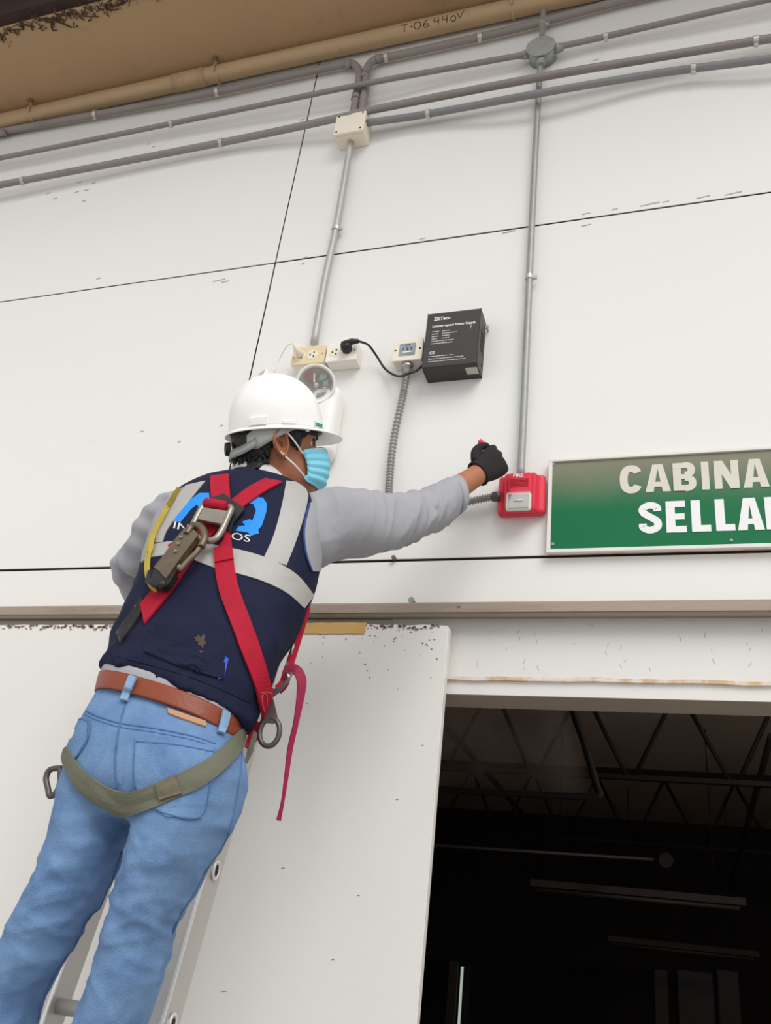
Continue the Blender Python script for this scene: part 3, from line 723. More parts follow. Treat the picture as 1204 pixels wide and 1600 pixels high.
f = -.075
xa, xb = at(663, 540, f).x, at(747, 540, f).x
z1 = (at(664, 492, f).z + at(747, 482, f).z) / 2; z0 = (at(660, 574, f).z + at(742, 566, f).z) / 2
ps = thing('power_supply_box', 'black metal power supply box with white print on the wall', 'power supply', ((xa + xb) / 2, 0, (z0 + z1) / 2))
prf = [(0, z0 - .004), (-.06, z0 - .004), (f, z0), (f, z1), (-.001, z1)]
n = len(prf); vs = [V(x, y, z) for x in (xa, xb) for y, z in prf]
fs = [(i, (i + 1) % n, n + (i + 1) % n, n + i) for i in range(n)] + [tuple(range(n)), tuple(range(2 * n - 1, n - 1, -1))]
bm = bmesh.new(); bm.from_mesh(mesh('t', vs, fs)); bmesh.ops.bevel(bm, geom=bm.edges[:], offset=.002, segments=2, affect='EDGES')
bmobj('case', bm, 'black_box', ps)
box('side_flange', xa - .006, xa + .001, -.012, 0, z0 + .01, z1 - .02, 'black_box', ps)
for i in range(6):
    z = z0 + .07 + i * .013; box('vent_slot', xb - .001, xb + .0008, -.055, -.015, z, z + .004, 'dark_hole', ps)
link('side_screw', mesh('side_screw', *disc(V(xb - .001, -.02, z0 + .03), (1, 0, 0), .004, .002, 10)), 'dark_hole', ps)
link('mounting_screw', mesh('mounting_screw', *join_data([disc(V(xb + .008, 0, z1 - .03), (0, -1, 0), .003, .02, 8), disc(V(xb + .008, -.018, z1 - .03), (0, -1, 0), .006, .004, 10)])), 'galvanised', ps)
y = f - .0004; W = xb - xa
wall_text('brand_mark', 'ZKTeco', xa + W * .13, z1 - .029, .017, 'print_white', ps, y, .0006, .9)
wall_text('title', 'Uninterrupted Power Supply', xa + W * .11, z1 - .056, .0125, 'print_white', ps, y, .0003, .93)
bars = []
rnd = random.Random(7)
def barline(x, z, L, h=.0022):
    xx = x
    while xx < x + L:
        l = rnd.uniform(.003, .011); l = min(l, x + L - xx + .001)
        v, q = prism([(xx, z), (xx + l, z), (xx + l, z + h), (xx, z + h)], y - .0006, y + .0004); bars.append((v, q)); xx += l + .0016
for i, (l1, l2, l3) in enumerate(((.02, .025, 0), (.02, .026, .014), (.02, .022, 0), (.016, .022, 0), (.07, .008, 0), (.066, .008, 0))):
    z = z1 - .074 - i * .0093
    barline(xa + W * .12, z, l1)
    if l1 < .03:
        barline(xa + W * .31, z, l2)
        if l3: barline(xa + W * .49, z, l3)
for i, L in enumerate((.076, .11, .116)): barline(xa + W * .1, z0 + .036 - i * .0095, L, .0018)
link('fine_print', mesh('fine_print', *join_data(bars)), 'print_white', ps)
wall_text('ce_mark', 'CE', xa + W * .1, z0 + .046, .014, 'print_white', ps, y, .0001, 1.1)
box('corner_label', xb - .040, xb - .004, -.058, -.026, z0 - .0055, z0 - .0038, 'label_silver', ps)
tube('scratch', [V(xa + W * .84, y, z1 - .06), V(xa + W * .83, y, z1 - .078)], .0008, 'print_white', ps, 5)

# flexible conduit from the box down behind the arm to the alarm
fp = [at(637, 574, -.03), at(634, 590, -.034), at(629, 620, -.03), at(616, 680, -.026), at(609, 740, -.024), at(609, 785, -.024), at(630, 806, -.024), at(680, 798, -.024), at(736, 783, -.026), at(782, 774, -.03)]
P = catmull(fp, 44)
P2 = [P[0]]
acc = 0
for a in P[1:]:
    if (a - P2[-1]).length >= .0018: P2.append(a)
fc = thing('flexible_conduit', 'ribbed grey flexible conduit hanging from the small ivory box to the fire alarm', 'conduit', P2[0])
tube('hose', P2, lambda i: .0098 + .0022 * math.cos(i * math.pi / 2), 'flex_metal', fc, 12)
q = at(636, 574, -.03); tube('connector', [q + V(0, 0, .008), q, q + V(0, 0, -.004), q + V(0, 0, -.005), q + V(-.002, 0, -.03)], (lambda i: (.019, .02, .019, .014, .0135)[i]), 'steel', fc, 14)
q = at(776, 776, -.03); tube('end_fitting', [q + V(-.012, 0, 0), q + V(.012, 0, 0)], .014, 'dark_ring', fc, 12)

# ------------------------------------------------ fire alarm
fy = -.03
def wz(px, py, Y): p = at(px, py, Y); return p.x, p.z
x0 = at(777, 770, fy).x; x1 = at(851, 770, fy).x; z1 = at(814, 741, fy).z; z0 = at(814, 802, fy).z
fa = thing('fire_alarm', 'red wall fire alarm strobe marked FIRE beside the green sign', 'fire alarm', ((x0 + x1) / 2, 0, (z0 + z1) / 2))
bm = box_bm(x0, x1, fy, 0, z0, z1, .012, 4); bmobj('base_plate', bm, 'red_plastic', fa)
cx = at(811, 770, fy - .03).x
def frus(name, xa, xb, za, zb_, ya, yb, ins, m, par, bev=.004):
    vs = [V(xa, ya, za), V(xb, ya, za), V(xb, ya, zb_), V(xa, ya, zb_), V(xa + ins, yb, za + ins), V(xb - ins, yb, za + ins), V(xb - ins, yb, zb_ - ins * .4), V(xa + ins, yb, zb_ - ins * .4)]
    bm = bmesh.new(); bm.from_mesh(mesh('t', vs, [(0, 1, 2, 3), (7, 6, 5, 4), (0, 4, 5, 1), (1, 5, 6, 2), (2, 6, 7, 3), (3, 7, 4, 0)]))
    bmesh.ops.bevel(bm, geom=bm.edges[:], offset=bev, segments=3, affect='EDGES'); return bmobj(name, bm, m, par)
frus('raised_body', at(785, 770, fy - .01).x, at(839, 770, fy - .01).x, at(811, 799, fy - .016).z, z1 - .002, fy + .002, fy - .016, .006, 'red_plastic', fa)
frus('horn_front', cx - .034, cx + .034, at(811, 797, fy - .034).z, at(811, 737, fy - .034).z, fy - .012, fy - .034, .004, 'red_plastic', fa, .005)
yy = fy - .0345; zt3 = at(811, 737, fy - .034).z
for i in range(7): box('grille_rib', cx - .024, cx + .024, yy - .001, yy + .002, zt3 - .024 - i * .0038, zt3 - .0222 - i * .0038, 'red_dark', fa)
wall_text('word', 'FIRE', cx - .0185, zt3 - .0165, .0135, 'print_white', fa, yy - .0004, .0005, 1.12)
zl0, zl1 = at(811, 795, yy - .012).z, at(811, 767, yy - .012).z
box('strobe_bezel', cx - .034, cx + .034, yy - .006, yy + .006, zl0, zl1, 'off_white', fa, .007, 3)
box('strobe_reflector', cx - .028, cx + .028, yy - .0075, yy - .005, zl0 + .005, zl1 - .005, 'reflector', fa, .001, 1)
tube('strobe_tube', [V(cx - .012, yy - .010, (zl0 + zl1) / 2), V(cx + .012, yy - .010, (zl0 + zl1) / 2)], .0025, 'white_plastic', fa, 8)
box('strobe_lens', cx - .033, cx + .033, yy - .017, yy - .006, zl0 + .002, zl1 - .002, 'clear_lens', fa, .005, 3)

# ------------------------------------------------ green sign
sx0, sz1 = at(857, 718, -.02).x, at(857, 718, -.02).z; sz0 = at(855, 864, -.02).z; sx1 = .62
sg = thing('wall_sign', 'green wall sign with white frame reading CABINA SELLAD', 'sign', (sx0, 0, sz0))
box('backing_board', sx0 + .002, sx1 - .002, -.012, 0, sz0 + .002, sz1 - .002, 'torn_wood', sg)
fwid = .0105
for nm, b in (('frame_rail', (sx0, sx1, sz1 - fwid * .8, sz1)), ('frame_rail', (sx0, sx1, sz0, sz0 + fwid)), ('frame_rail', (sx0, sx0 + fwid, sz0 + fwid, sz1 - fwid * .8)), ('frame_rail', (sx1 - fwid, sx1, sz0 + fwid, sz1 - fwid * .8))):
    box(nm, b[0], b[1], -.022, -.010, b[2], b[3], 'sign_frame', sg, .001, 1)
pn = box('green_panel', 0, sx1 - sx0 - fwid * 1.6, -.016, -.011, 0, sz1 - sz0 - fwid * 1.6, 'sign_green', None); pn.location = (sx0 + fwid * .8, 0, sz0 + fwid * .8)
sub(pn, sg)
def ribbon(P, w, y0, y1):
    """a flat band of constant width along a line in the wall's plane"""
    L, R = [], []
    for i, p in enumerate(P):
        t = (P[min(i + 1, len(P) - 1)] - P[max(i - 1, 0)]).normalized(); n_ = V(-t.z, 0, t.x)
        L.append(p + n_ * w / 2); R.append(p - n_ * w / 2)
    k = len(P); vs = [V(q.x, y, q.z) for y in (y0, y1) for q in L + R]; fs = []
    for i in range(k - 1):
        fs += [(i, i + 1, k + i + 1, k + i), (2 * k + i, 3 * k + i, 3 * k + i + 1, 2 * k + i + 1), (i, 2 * k + i, 2 * k + i + 1, i + 1), (k + i, k + i + 1, 3 * k + i + 1, 3 * k + i)]
    for i in (0, k - 1): fs.append((i, k + i, 3 * k + i, 2 * k + i))
    return vs, fs
jd0 = join_data
def glyph(ch, x, z, W, H, w, y0, y1):
    """bold condensed capital built from bars and bent bands"""
    P = lambda a, b: V(x + a, 0, z + b)
    def bar(x0, x1, z0_, z1_): return prism([(x + x0, z + z0_), (x + x1, z + z0_), (x + x1, z + z1_), (x + x0, z + z1_)], y0, y1)
    def arc(cx, cz, rx, rz, a0, a1, ex=2.5, n=28):
        out = []
        for k in range(n + 1):
            a = math.radians(a0 + (a1 - a0) * k / n); c, q = math.cos(a), math.sin(a)
            out.append(P(cx + rx * math.copysign(abs(c) ** (2 / ex), c), cz + rz * math.copysign(abs(q) ** (2 / ex), q)))
        return out
    h = w / 2; pass
    def join_data(parts):      # each bar of a letter a hair prouder than the last, so none share a plane
        return jd0([([V(v.x, v.y - .00012 * i, v.z) for v in a], b) for i, (a, b) in enumerate(parts)])
    if ch == 'I': return bar(0, W, 0, H)
    if ch == 'L': return join_data([bar(0, w, 0, H), bar(0, W, 0, w * .82)])
    if ch == 'E': return join_data([bar(0, w, 0, H), bar(0, W, 0, w * .8), bar(0, W * .92, H / 2 - w * .38, H / 2 + w * .38), bar(0, W * .97, H - w * .8, H)])
    if ch == 'N': return join_data([bar(0, w * .9, 0, H), bar(W - w * .9, W, 0, H), prism([(x, z + H), (x + w * 1.05, z + H), (x + W, z), (x + W - w * 1.05, z)], y0, y1)])
    if ch == 'A': return join_data([prism([(x, z), (x + w, z), (x + W / 2 + w * .1, z + H), (x + W / 2 - w * .62, z + H)], y0, y1), prism([(x + W, z), (x + W - w, z), (x + W / 2 - w * .1, z + H), (x + W / 2 + w * .62, z + H)], y0, y1), bar(W * .26, W * .74, H * .18, H * .18 + w * .72)])
    if ch == 'C': return ribbon(arc(W / 2, H / 2, W / 2 - h, H / 2 - h * .86, 32, 328), w, y0, y1)
    if ch == 'D': return join_data([bar(0, w, 0, H), bar(0, W * .5, 0, w * .8), bar(0, W * .5, H - w * .8, H), ribbon(arc(W * .45, H / 2, W * .55 - h, H / 2 - h * .8, -90, 90), w, y0, y1)])
    if ch == 'B': return join_data([bar(0, w, 0, H), bar(0, W * .55, 0, w * .78), bar(0, W * .55, H / 2 - w * .36, H / 2 + w * .36), bar(0, W * .55, H - w * .78, H),
                                    ribbon(arc(W * .5, H * .75 - h * .1, W * .47 - h, H * .25 - h * .62, -90, 90), w * .9, y0, y1), ribbon(arc(W * .5, H * .25 + h * .1, W * .5 - h, H * .25 - h * .55, -90, 90), w * .9, y0, y1)])
    if ch == 'S':
        pts = [(W - h * .9, H * .70), (W - h * 1.05, H * .83), (W * .5, H - h * .8), (h * 1.0, H * .80), (h * 1.1, H * .66), (W * .5, H * .52), (W - h * 1.0, H * .37), (W - h, H * .19), (W * .5, h * .8), (h, H * .18), (h * .9, H * .31)]
        return ribbon(catmull([P(*q) for q in pts], 6), w * .86, y0, y1)
def sign_row(t, q0, q1, xpos, m):
    (ax, az) = wz(*q0, -.0165); (bx, bz) = wz(*q1, -.0165)   # cap top and baseline
    H = az - bz
    for ch, (l, r) in zip(t, xpos):
        xl = at(l, q1[1], -.0165).x; xrr = at(r, q1[1], -.0165).x
        link('letter', mesh('letter', *glyph(ch, xl, bz, xrr - xl, H, H * .245, -.0176, -.0155)), m, sg)
sign_row('CABINA', (1040, 725), (1040, 768), ((968, 1004), (1008, 1048), (1052, 1089), (1097, 1109), (1117, 1156), (1162, 1203)), 'sign_letter_beige')
sign_row('SELLAD', (1060, 783), (1060, 832), ((998, 1034), (1041, 1073), (1081, 1111), (1119, 1149), (1153, 1195), (1198, 1234)), 'sign_letter')
for q in ((864, 725), (1130, 706), (863, 850), (1142, 844)):
    x, z = wz(*q, -.017); screws(sg, [(x, z)], .0045, 'galvanised', -.0165)

# ================================================================== LADDER
LY = lambda z: -.125 - (2.2 - z) * .215 - .05
lad = thing('ladder', 'leaning aluminium ladder the worker stands on', 'ladder', (-1.13, LY(0), 0))
LX1 = -.955
LXc = LX1 - .225
def rail(x0, x1):
    d = V(0, LY(0) - LY(1), -1).normalized(); b = V(0, -d.z, d.y); b = b if b.y < 0 else -b
    P0, P1 = V(0, LY(0.02), 0.02), V(0, LY(2.18), 2.18)
    def bar(xa, xb, ya, yb, m, nm):
        vs = [V(x, 0, 0) + p + b * y for p in (P0, P1) for x, y in ((xa, ya), (xb, ya), (xb, yb), (xa, yb))]
        return link(nm, mesh(nm, vs, [(0, 1, 2, 3), (7, 6, 5, 4), (0, 4, 5, 1), (1, 5, 6, 2), (2, 6, 7, 3), (3, 7, 4, 0)]), m, lad)
    r = bar(x0, x1, -.035, .035, 'alu', 'rail')
    for xx in (x0, x1):
        e = bar(xx - .003, xx + .003, .032, .037, 'alu_bright', 'rail_highlight'); sub(e, r)  # brighter strips paint the highlight along the rail's corners
    box('rail_foot', x0 - .006, x1 + .006, LY(0) - .05, LY(0) + .05, 0, .05, 'black_plastic', lad, .006)
rail(LX1 - .032, LX1); rail(LX1 - .29, LX1 - .258)
z = .138
rz = [at(339, 1360, LY(1.63)).z, at(245, 1597, LY(1.34)).z]; step = rz[0] - rz[1]
z = rz[1]
zs = [rz[1] + step * i for i in range(-4, 3)]
for z in zs:
    if .1 < z < 2.15:
        o = tube('rung', [V(LX1 - .292, LY(z), z), V(LX1 + .004, LY(z), z)], .015, 'alu', lad, 12)
        e = tube('rung_end', [V(LX1 + .004, LY(z) + .012 * math.cos(a) , z + .018 * math.sin(a)) for a in [k * math.pi / 8 for k in range(16)]], .0036, 'alu_bright', None, 6, True)
        sub(e, o)
        e = link('rung_hole', mesh('rung_hole', *disc(V(LX1 + .003, LY(z), z), (1, 0, 0), .0115, .002, 14)), 'dark_band', None); sub(e, o)
# the body of the worker is built from here on
exec_person = True
# ================================================================== WORKER
per = thing('person', 'worker in navy vest and blue jeans standing on the ladder, arm stretched to the alarm', 'person', at(220, 1280, -.65))
# torso sections: pixel silhouettes with depth of the spine
TS = [sec((152, 1052), (394, 1140), -.64, .106, 2.3), sec((164, 1016), (414, 1092), -.63, .109, 2.3), sec((182, 975), (440, 1036), -.61, .112, 2.3),
      sec((203, 933), (466, 982), -.59, .116, 2.4), sec((217, 898), (485, 934), -.568, .118, 2.5), sec((228, 864), (497, 895), -.55, .118, 2.6),
      sec((240, 832), (504, 846), -.535, .110, 2.6), sec((258, 802), (501, 806), -.52, .096, 2.5), sec((284, 780), (490, 780), -.505, .080, 2.3),
      sec((316, 767), (472, 773), -.492, .063, 2.1), sec((343, 762), (456, 767), -.48, .053, 2.0)]
# jeans
PS = [sec((158, 1058), (384, 1128), -.64, .098, 2.3), sec((146, 1092), (380, 1156), -.645, .106, 2.3), sec((124, 1134), (386, 1182), -.65, .120, 2.4),
      sec((104, 1180), (390, 1215), -.655, .126, 2.4), sec((92, 1228), (378, 1262), -.655, .118, 2.4), sec((86, 1272), (364, 1300), -.655, .088, 2.3)]
LL = [sec((92, 1215), (236, 1240), -.655, .100, 2.2), sec((80, 1275), (222, 1270), -.655, .100, 2.2), sec((66, 1330), (200, 1322), -.65, .094, 2.1), sec((44, 1385), (177, 1366), -.645, .088, 2.1),
      sec((12, 1445), (148, 1424), -.635, .082, 2.1), sec((-14, 1510), (109, 1500), -.62, .078, 2.1), sec((-42, 1600), (62, 1600), -.60, .074, 2.1)]
RL = [sec((208, 1250), (384, 1225), -.655, .102, 2.2), sec((205, 1290), (366, 1285), -.655, .102, 2.2), sec((194, 1335), (338, 1346), -.65, .094, 2.1), sec((176, 1385), (304, 1402), -.645, .086, 2.1),
      sec((158, 1445), (272, 1460), -.635, .080, 2.1), sec((140, 1508), (254, 1530), -.62, .076, 2.1), sec((108, 1600), (232, 1604), -.60, .073, 2.1)]
zf = zs[[i for i, z in enumerate(zs) if z < 1.0][-1]] + .015     # the rung he stands on
for S, ax in ((LL, -1.19), (RL, -1.07)):
    c = S[-1][0]; d = c - S[-2][0]
    A = V(ax, LY(zf) - .03, zf + .09)
    S.append([c.lerp(A, .5) + V(0, 0, .0), V(.062, 0, 0), .066, 2.1]); S.append([A, V(.058, 0, 0), .06, 2.1])
def fold(p, sc, amp, st=(1, 1, 1)):
    return amp * noise.noise(V(p.x * sc * st[0], p.y * sc * st[1], p.z * sc * st[2]))
for S in (TS, PS, LL, RL): fit(S)
jm = remesh(*join_data([loft(PS, 48), loft(LL, 40), loft(RL, 40)]), .0065, 9, 'jeans')
KL, KR = LL[4][0], RL[4][0]; CR = at(205, 1270, -.72)
def ridge(p, sc, st, seed=0.0):
    return (1 - abs(noise.noise(V(p.x * sc * st[0] + seed, p.y * sc * st[1], p.z * sc * st[2])))) ** 3
def jf(p):
    a = 0.0
    for K, sg in ((KL, -1), (KR, 1)):
        dz = p.z - K.z - .02; w_ = math.exp(-(dz / .10) ** 2); q = p - K
        a += w_ * .0055 * (ridge(V(q.x * .5, q.y * .5, dz + sg * .35 * q.x), 17, (1, 1, 2.0), 3.7 * sg) - .45)
    d = p - CR; r = d.length
    a += .006 * math.exp(-(r / .16) ** 2) * (ridge(V(math.atan2(d.z, d.x) * .16, r * .25, p.y * .2), 16, (1.6, 1, 1), 1.3) - .5)
    zz = min(1, max(0, (1.70 - p.z) / .1))
    return a + zz * (fold(p, 11, .006, (1, 1, .5)) + .004 * (ridge(V(p.x + p.z * .45, p.y, p.z), 13, (1.3, 1, .7), 8.1) - .5)) + fold(p, 36, .0016)
displace(jm, jf)
def soft(me, it):
    o = bpy.data.objects.new('tmp', me); COL.objects.link(o); ms = o.modifiers.new('s', 'SMOOTH'); ms.factor = .5; ms.iterations = it
    out = bpy.data.meshes.new_from_object(o.evaluated_get(bpy.context.evaluated_depsgraph_get())); bpy.data.objects.remove(o); return out
jm = soft(jm, 1)
jeans = link('jeans', jm, 'denim', per, True)
JB = bvh_of(jm)
# vest
tm = remesh(*loft(TS, 56, 6), .008, 5, 'vest')
def vf(p):
    z = min(1, max(0, (2.25 - p.z) / .25))
    return z * (fold(p, 9, .008, (1, 1, .8)) + .006 * (ridge(V(p.x + p.z * .3, p.y, p.z - p.x * .4), 8, (1, 1, 1.6), 2.2) - .5)) + fold(p, 22, .0028) * (.4 + z)
displace(tm, vf)
vest = link('vest', tm, 'navy', per, True)
TB = bvh_of(tm)

# shirt sleeves
SR = [sec((462, 795), (464, 888), -.50, .050, 2.2), sec((490, 768), (494, 892), -.49, .060, 2.2), sec((524, 757), (528, 876), -.475, .064, 2.1), sec((562, 763), (570, 870), -.46, .068, 2.1), sec((600, 771), (610, 861), -.42, .060, 2.1),
      sec((632, 770), (648, 848), -.37, .054, 2.1), sec((662, 762), (682, 833), -.315, .050, 2.1), sec((688, 752), (709, 815), -.265, .045, 2.1), sec((704, 747), (727, 797), -.235, .040, 2.1)]
def arm_loft(S, n=30, sub=8):
    # sections here run top to bottom of the arm in the picture: u is the vertical half vector
    return loft(S, n, sub)
fit(SR)
sm = remesh(*arm_loft(SR), .005, 4, 'sleeve')
AX = [s[0] for s in SR]
def sf(p):
    i = min(range(len(AX)), key=lambda k: (AX[k] - p).length)
    t = (p - AX[2]).dot((AX[6] - AX[2]).normalized())
    e = math.exp(-((p - AX[5]).length / .10) ** 2)
    dn = (p - AX[i]).dot(-DN)
    return (e * .010 + .003) * (ridge(V(t - dn * .5, dn * .5, p.y * .4), 20, (1.6, 1, 1), 5.0) - .5) + fold(p, 17, .006, (1, 1, .7))
displace(sm, sf); sm = soft(sm, 1)
link('shirt_sleeve', sm, 'shirt_grey', per, True)
# cuff band
c0, c1 = SR[-2][0], SR[-1][0]
cuff = [[c0.lerp(c1, .55), SR[-1][1] * 1.08, .043, 2.1], [c1 + (c1 - c0) * .05, SR[-1][1] * 1.06, .042, 2.1]]
link('cuff', mesh('cuff', *loft(cuff, 30, 4)), 'shirt_grey', per, True)
SL = [sec((318, 775), (245, 850), -.50, .07, 2.2), sec((290, 766), (226, 868), -.50, .076, 2.2), sec((258, 790), (222, 895), -.495, .074, 2.2), sec((226, 826), (226, 912), -.485, .066, 2.1)]
E = at(203, 878, -.455)
SL2 = [[at(250, 815, -.50), V(.05, 0, .03), .075, 2.2], [at(228, 848, -.487), V(.052, 0, .028), .07, 2.2], [at(206, 880, -.465), V(.045, 0, .035), .06, 2.2]]
def limb(P, R_, n=24, sub=8):
    Pc = catmull(P, sub); Rc = catmull([V(r, 0, 0) for r in R_], sub); return tube_data(Pc, lambda i: Rc[i].x, n)
def pxr(px, Y): return px / FPX * (Y + 2.1)
LA = [at(300, 805, -.505), at(262, 822, -.50), at(236, 856, -.485), at(213, 885, -.455)]
hl = V(LX1 - .27, LY(2.10) - .03, 2.10)
LAf = [at(213, 885, -.455), at(207, 890, -.43), at(210, 893, -.38), hl + V(0.02, -.08, .01)]
lm = remesh(*join_data([limb(LA, [.075, .07, .062, .05]), limb(LAf, [.052, .054, .048, .038])]), .007, 5, 'sleeve')
displace(lm, lambda p: fold(p, 22, .007, (1, 1, .6)) + .003 * math.sin(p.z * 120 + p.x * 60)); lm = soft(lm, 2)
link('shirt_sleeve', lm, 'shirt_grey', per, True)

# ------------------------------------------------ body (one continuous skin surface)
HP = at(436, 700, -.46)                                   # centre of the head
vw = (HP - CAM).normalized(); hr = (RI - vw * RI.dot(vw)).normalized(); hu = hr.cross(vw)
if hu.z < 0: hu = -hu
ca, sa = math.cos(.20), math.sin(.20)
hF = (hr * ca + vw * sa); hF = (hF - hu * .005).normalized()
hU = hu * math.cos(.2) + vw * math.sin(.2); hU = (hU - hF * hU.dot(hF)).normalized()
hLft = hU.cross(hF)                                       # his left, away from the camera
HS = .97
def H(x, y, z): return HP + (hF * x + hLft * y + hU * z) * HS
def head_rings():
    # z, front x, back x, half width, exponent
    T = [(-.125, .070, .030, .022, 2.0), (-.115, .086, .000, .042, 2.1), (-.098, .094, -.03, .056, 2.2), (-.075, .095, -.055, .063, 2.3), (-.05, .094, -.075, .067, 2.3), (-.025, .092, -.088, .070, 2.3), (0, .090, -.096, .073, 2.3), (.025, .094, -.1, .076, 2.3),
         (.05, .096, -.1, .077, 2.3), (.075, .09, -.095, .073, 2.2), (.1, .07, -.078, .058, 2.1), (.118, .04, -.05, .036, 2.0), (.125, .012, -.02, .012, 2.0)]
    n = 48; vs, fs = [], []
    Pz = catmull([V(a, b, c) for a, b, c, d, e in T], 5); Pw = catmull([V(d, e, 0) for a, b, c, d, e in T], 5)
    for i in range(len(Pz)):
        z, xf, xb = Pz[i]; w_, ex = Pw[i].x, Pw[i].y
        for k in range(n):
            a = 2 * math.pi * k / n; c, s = math.cos(a), math.sin(a); e = 2 / ex
            x = (xf + xb) / 2 + (xf - xb) / 2 * math.copysign(abs(c) ** e, c); y = w_ * math.copysign(abs(s) ** e, s)
            ff = max(0, c)
            if ff > .1:   # face relief
                def bump(y0, z0, sy, sz, h): return h * math.exp(-((y - y0) / sy) ** 2 - ((z - z0) / sz) ** 2)
                x += bump(0, -.03, .012, .016, .022) + bump(0, -.012, .009, .022, .012) + bump(0, .028, .04, .012, .004)
                x += -bump(.032, .004, .015, .011, .010) - bump(-.032, .004, .015, .011, .010) + bump(0, -.068, .02, .012, .006) + bump(0, -.1, .022, .014, .005)
                x += bump(.04, -.028, .02, .018, .004) + bump(-.04, -.028, .02, .018, .004)
            vs.append(H(x, y, z))
    N = len(Pz)
    for i in range(N - 1):
        for k in range(n):
            l = (k + 1) % n; fs.append((i * n + k, i * n + l, (i + 1) * n + l, (i + 1) * n + k))
    fs.append(tuple(range(n))[::-1]); fs.append(tuple((N - 1) * n + k for k in range(n))); return vs, fs
NB = at(408, 775, -.475)
WR = at(751, 737, -.165); FE = at(655, 806, -.335)
hd_ = (WR - FE).normalized()
parts = [head_rings(), limb([NB + V(0, .02, -.06), NB, H(-.03, 0, -.06), H(-.025, 0, 0)], [.075, .060, .056, .056]), loft(TS, 30, 4, scale=.82), loft(PS, 30, 4, scale=.82), loft(LL, 24, 4, scale=.72), loft(RL, 24, 4, scale=.72),
         limb([at(462, 835, -.49), at(540, 820, -.465), at(600, 816, -.415), FE, at(700, 772, -.245), at(738, 747, -.185), WR], [.040, .038, .036, .036, .033, .0285, .027]),
         limb([at(310, 800, -.505), LA[2], LA[3]], [.045, .036, .03]), limb(LAf, [.03, .03, .028, .026])]
# left hand on the ladder rail (hidden behind the torso)
for i in range(4): parts.append(limb([hl + V(.02, -.06 , .02 - i * .018), hl + V(-.012, -.045, .03 - i * .018), hl + V(-.03, -.005, .03 - i * .018), hl + V(-.01, .025, .03 - i * .018)], [.011, .01, .009, .008], 10, 5))
parts.append(limb([hl + V(.01, -.06, .03), hl + V(.03, -.03, .055), hl + V(.02, .01, .06)], [.012, .011, .009], 10, 5))
bmsh = remesh(*join_data(parts), .005, 4, 'body')
# ears joined to the body mesh
def ear(s):
    # a flat disc with a curled rim
    n = 26; rings = []
    prof = [(0.0, -.010), (.35, .004), (.6, .0035), (.78, .010), (.92, .0155), (1.0, .013), (1.0, .006), (.7, -.004), (.4, -.012)]
    vs, fs = [], []
    for rr, h in prof:
        for k in range(n):
            a = 2 * math.pi * k / n; x = math.cos(a); z = math.sin(a)
            wx = .0185 * (1.0 + .22 * z) ; wz_ = .033
            X = -.012 + x * wx * max(rr, .02) - .10 * z * .03; Z = -.006 + z * wz_ * max(rr, .02)
            back = max(0, -x) * .012 * rr
            vs.append(H(X, s * (-.076 - h - back), Z))
    m_ = len(prof)
    for i in range(m_ - 1):
        for k in range(n):
            l = (k + 1) % n; fs.append((i * n + k, i * n + l, (i + 1) * n + l, (i + 1) * n + k))
    fs.append(tuple(range(n))); fs.append(tuple((m_ - 1) * n + k for k in range(n))[::-1])
    lob = tube_data([H(-.008, s * -.078, -.030), H(-.005, s * -.083, -.036), H(-.001, s * -.078, -.042)], lambda i: (.008, .009, .005)[i], 10)
    trg = tube_data([H(.006, s * -.076, -.002), H(.005, s * -.081, -.009), H(.004, s * -.077, -.017)], lambda i: (.004, .0055, .003)[i], 8)
    hel = tube_data(catmull([H(.004, s * -.080, .008), H(.003, s * -.088, .022), H(-.010, s * -.092, .029), H(-.026, s * -.094, .018), H(-.031, s * -.093, -.002), H(-.024, s * -.089, -.022), H(-.010, s * -.084, -.036)], 5), .0036, 8)
    return join_data([(vs, fs), lob, trg, hel])
bv, bf = [v.co.copy() for v in bmsh.vertices], [tuple(p.vertices) for p in bmsh.polygons]
bv, bf = join_data([(bv, bf), ear(1), ear(-1)])
body = link('body', mesh('body', bv, bf), 'skin', per, True)
BB = bvh_of(bmsh)
for s in (-1, 1):
    for nm, r, off, m in (('eyeball', .0122, 0, 'eye_white'), ('iris', .0072, .0062, 'iris')):
        bm = bmesh.new(); bmesh.ops.create_uvsphere(bm, u_segments=16, v_segments=10, radius=r)
        c = H(.066 + off, s * .033, .004)
        for v in bm.verts: v.co = c + v.co
        bmobj(nm, bm, m, per, True)
    def onface(*q):
        h = BB.find_nearest(H(*q)); return h[0] + h[1] * .0006
    tube('eyelid', [onface(.09, s * (.048 - .028 * k / 10), .004 + .009 * math.sin(math.pi * k / 10)) for k in range(11)], .0022, 'hair', per, 6)
    tube('eyebrow', [onface(.095, s * (.056 - .042 * k / 10), .020 + .007 * math.sin(math.pi * k / 12)) for k in range(11)], .003, 'hair', per, 6)
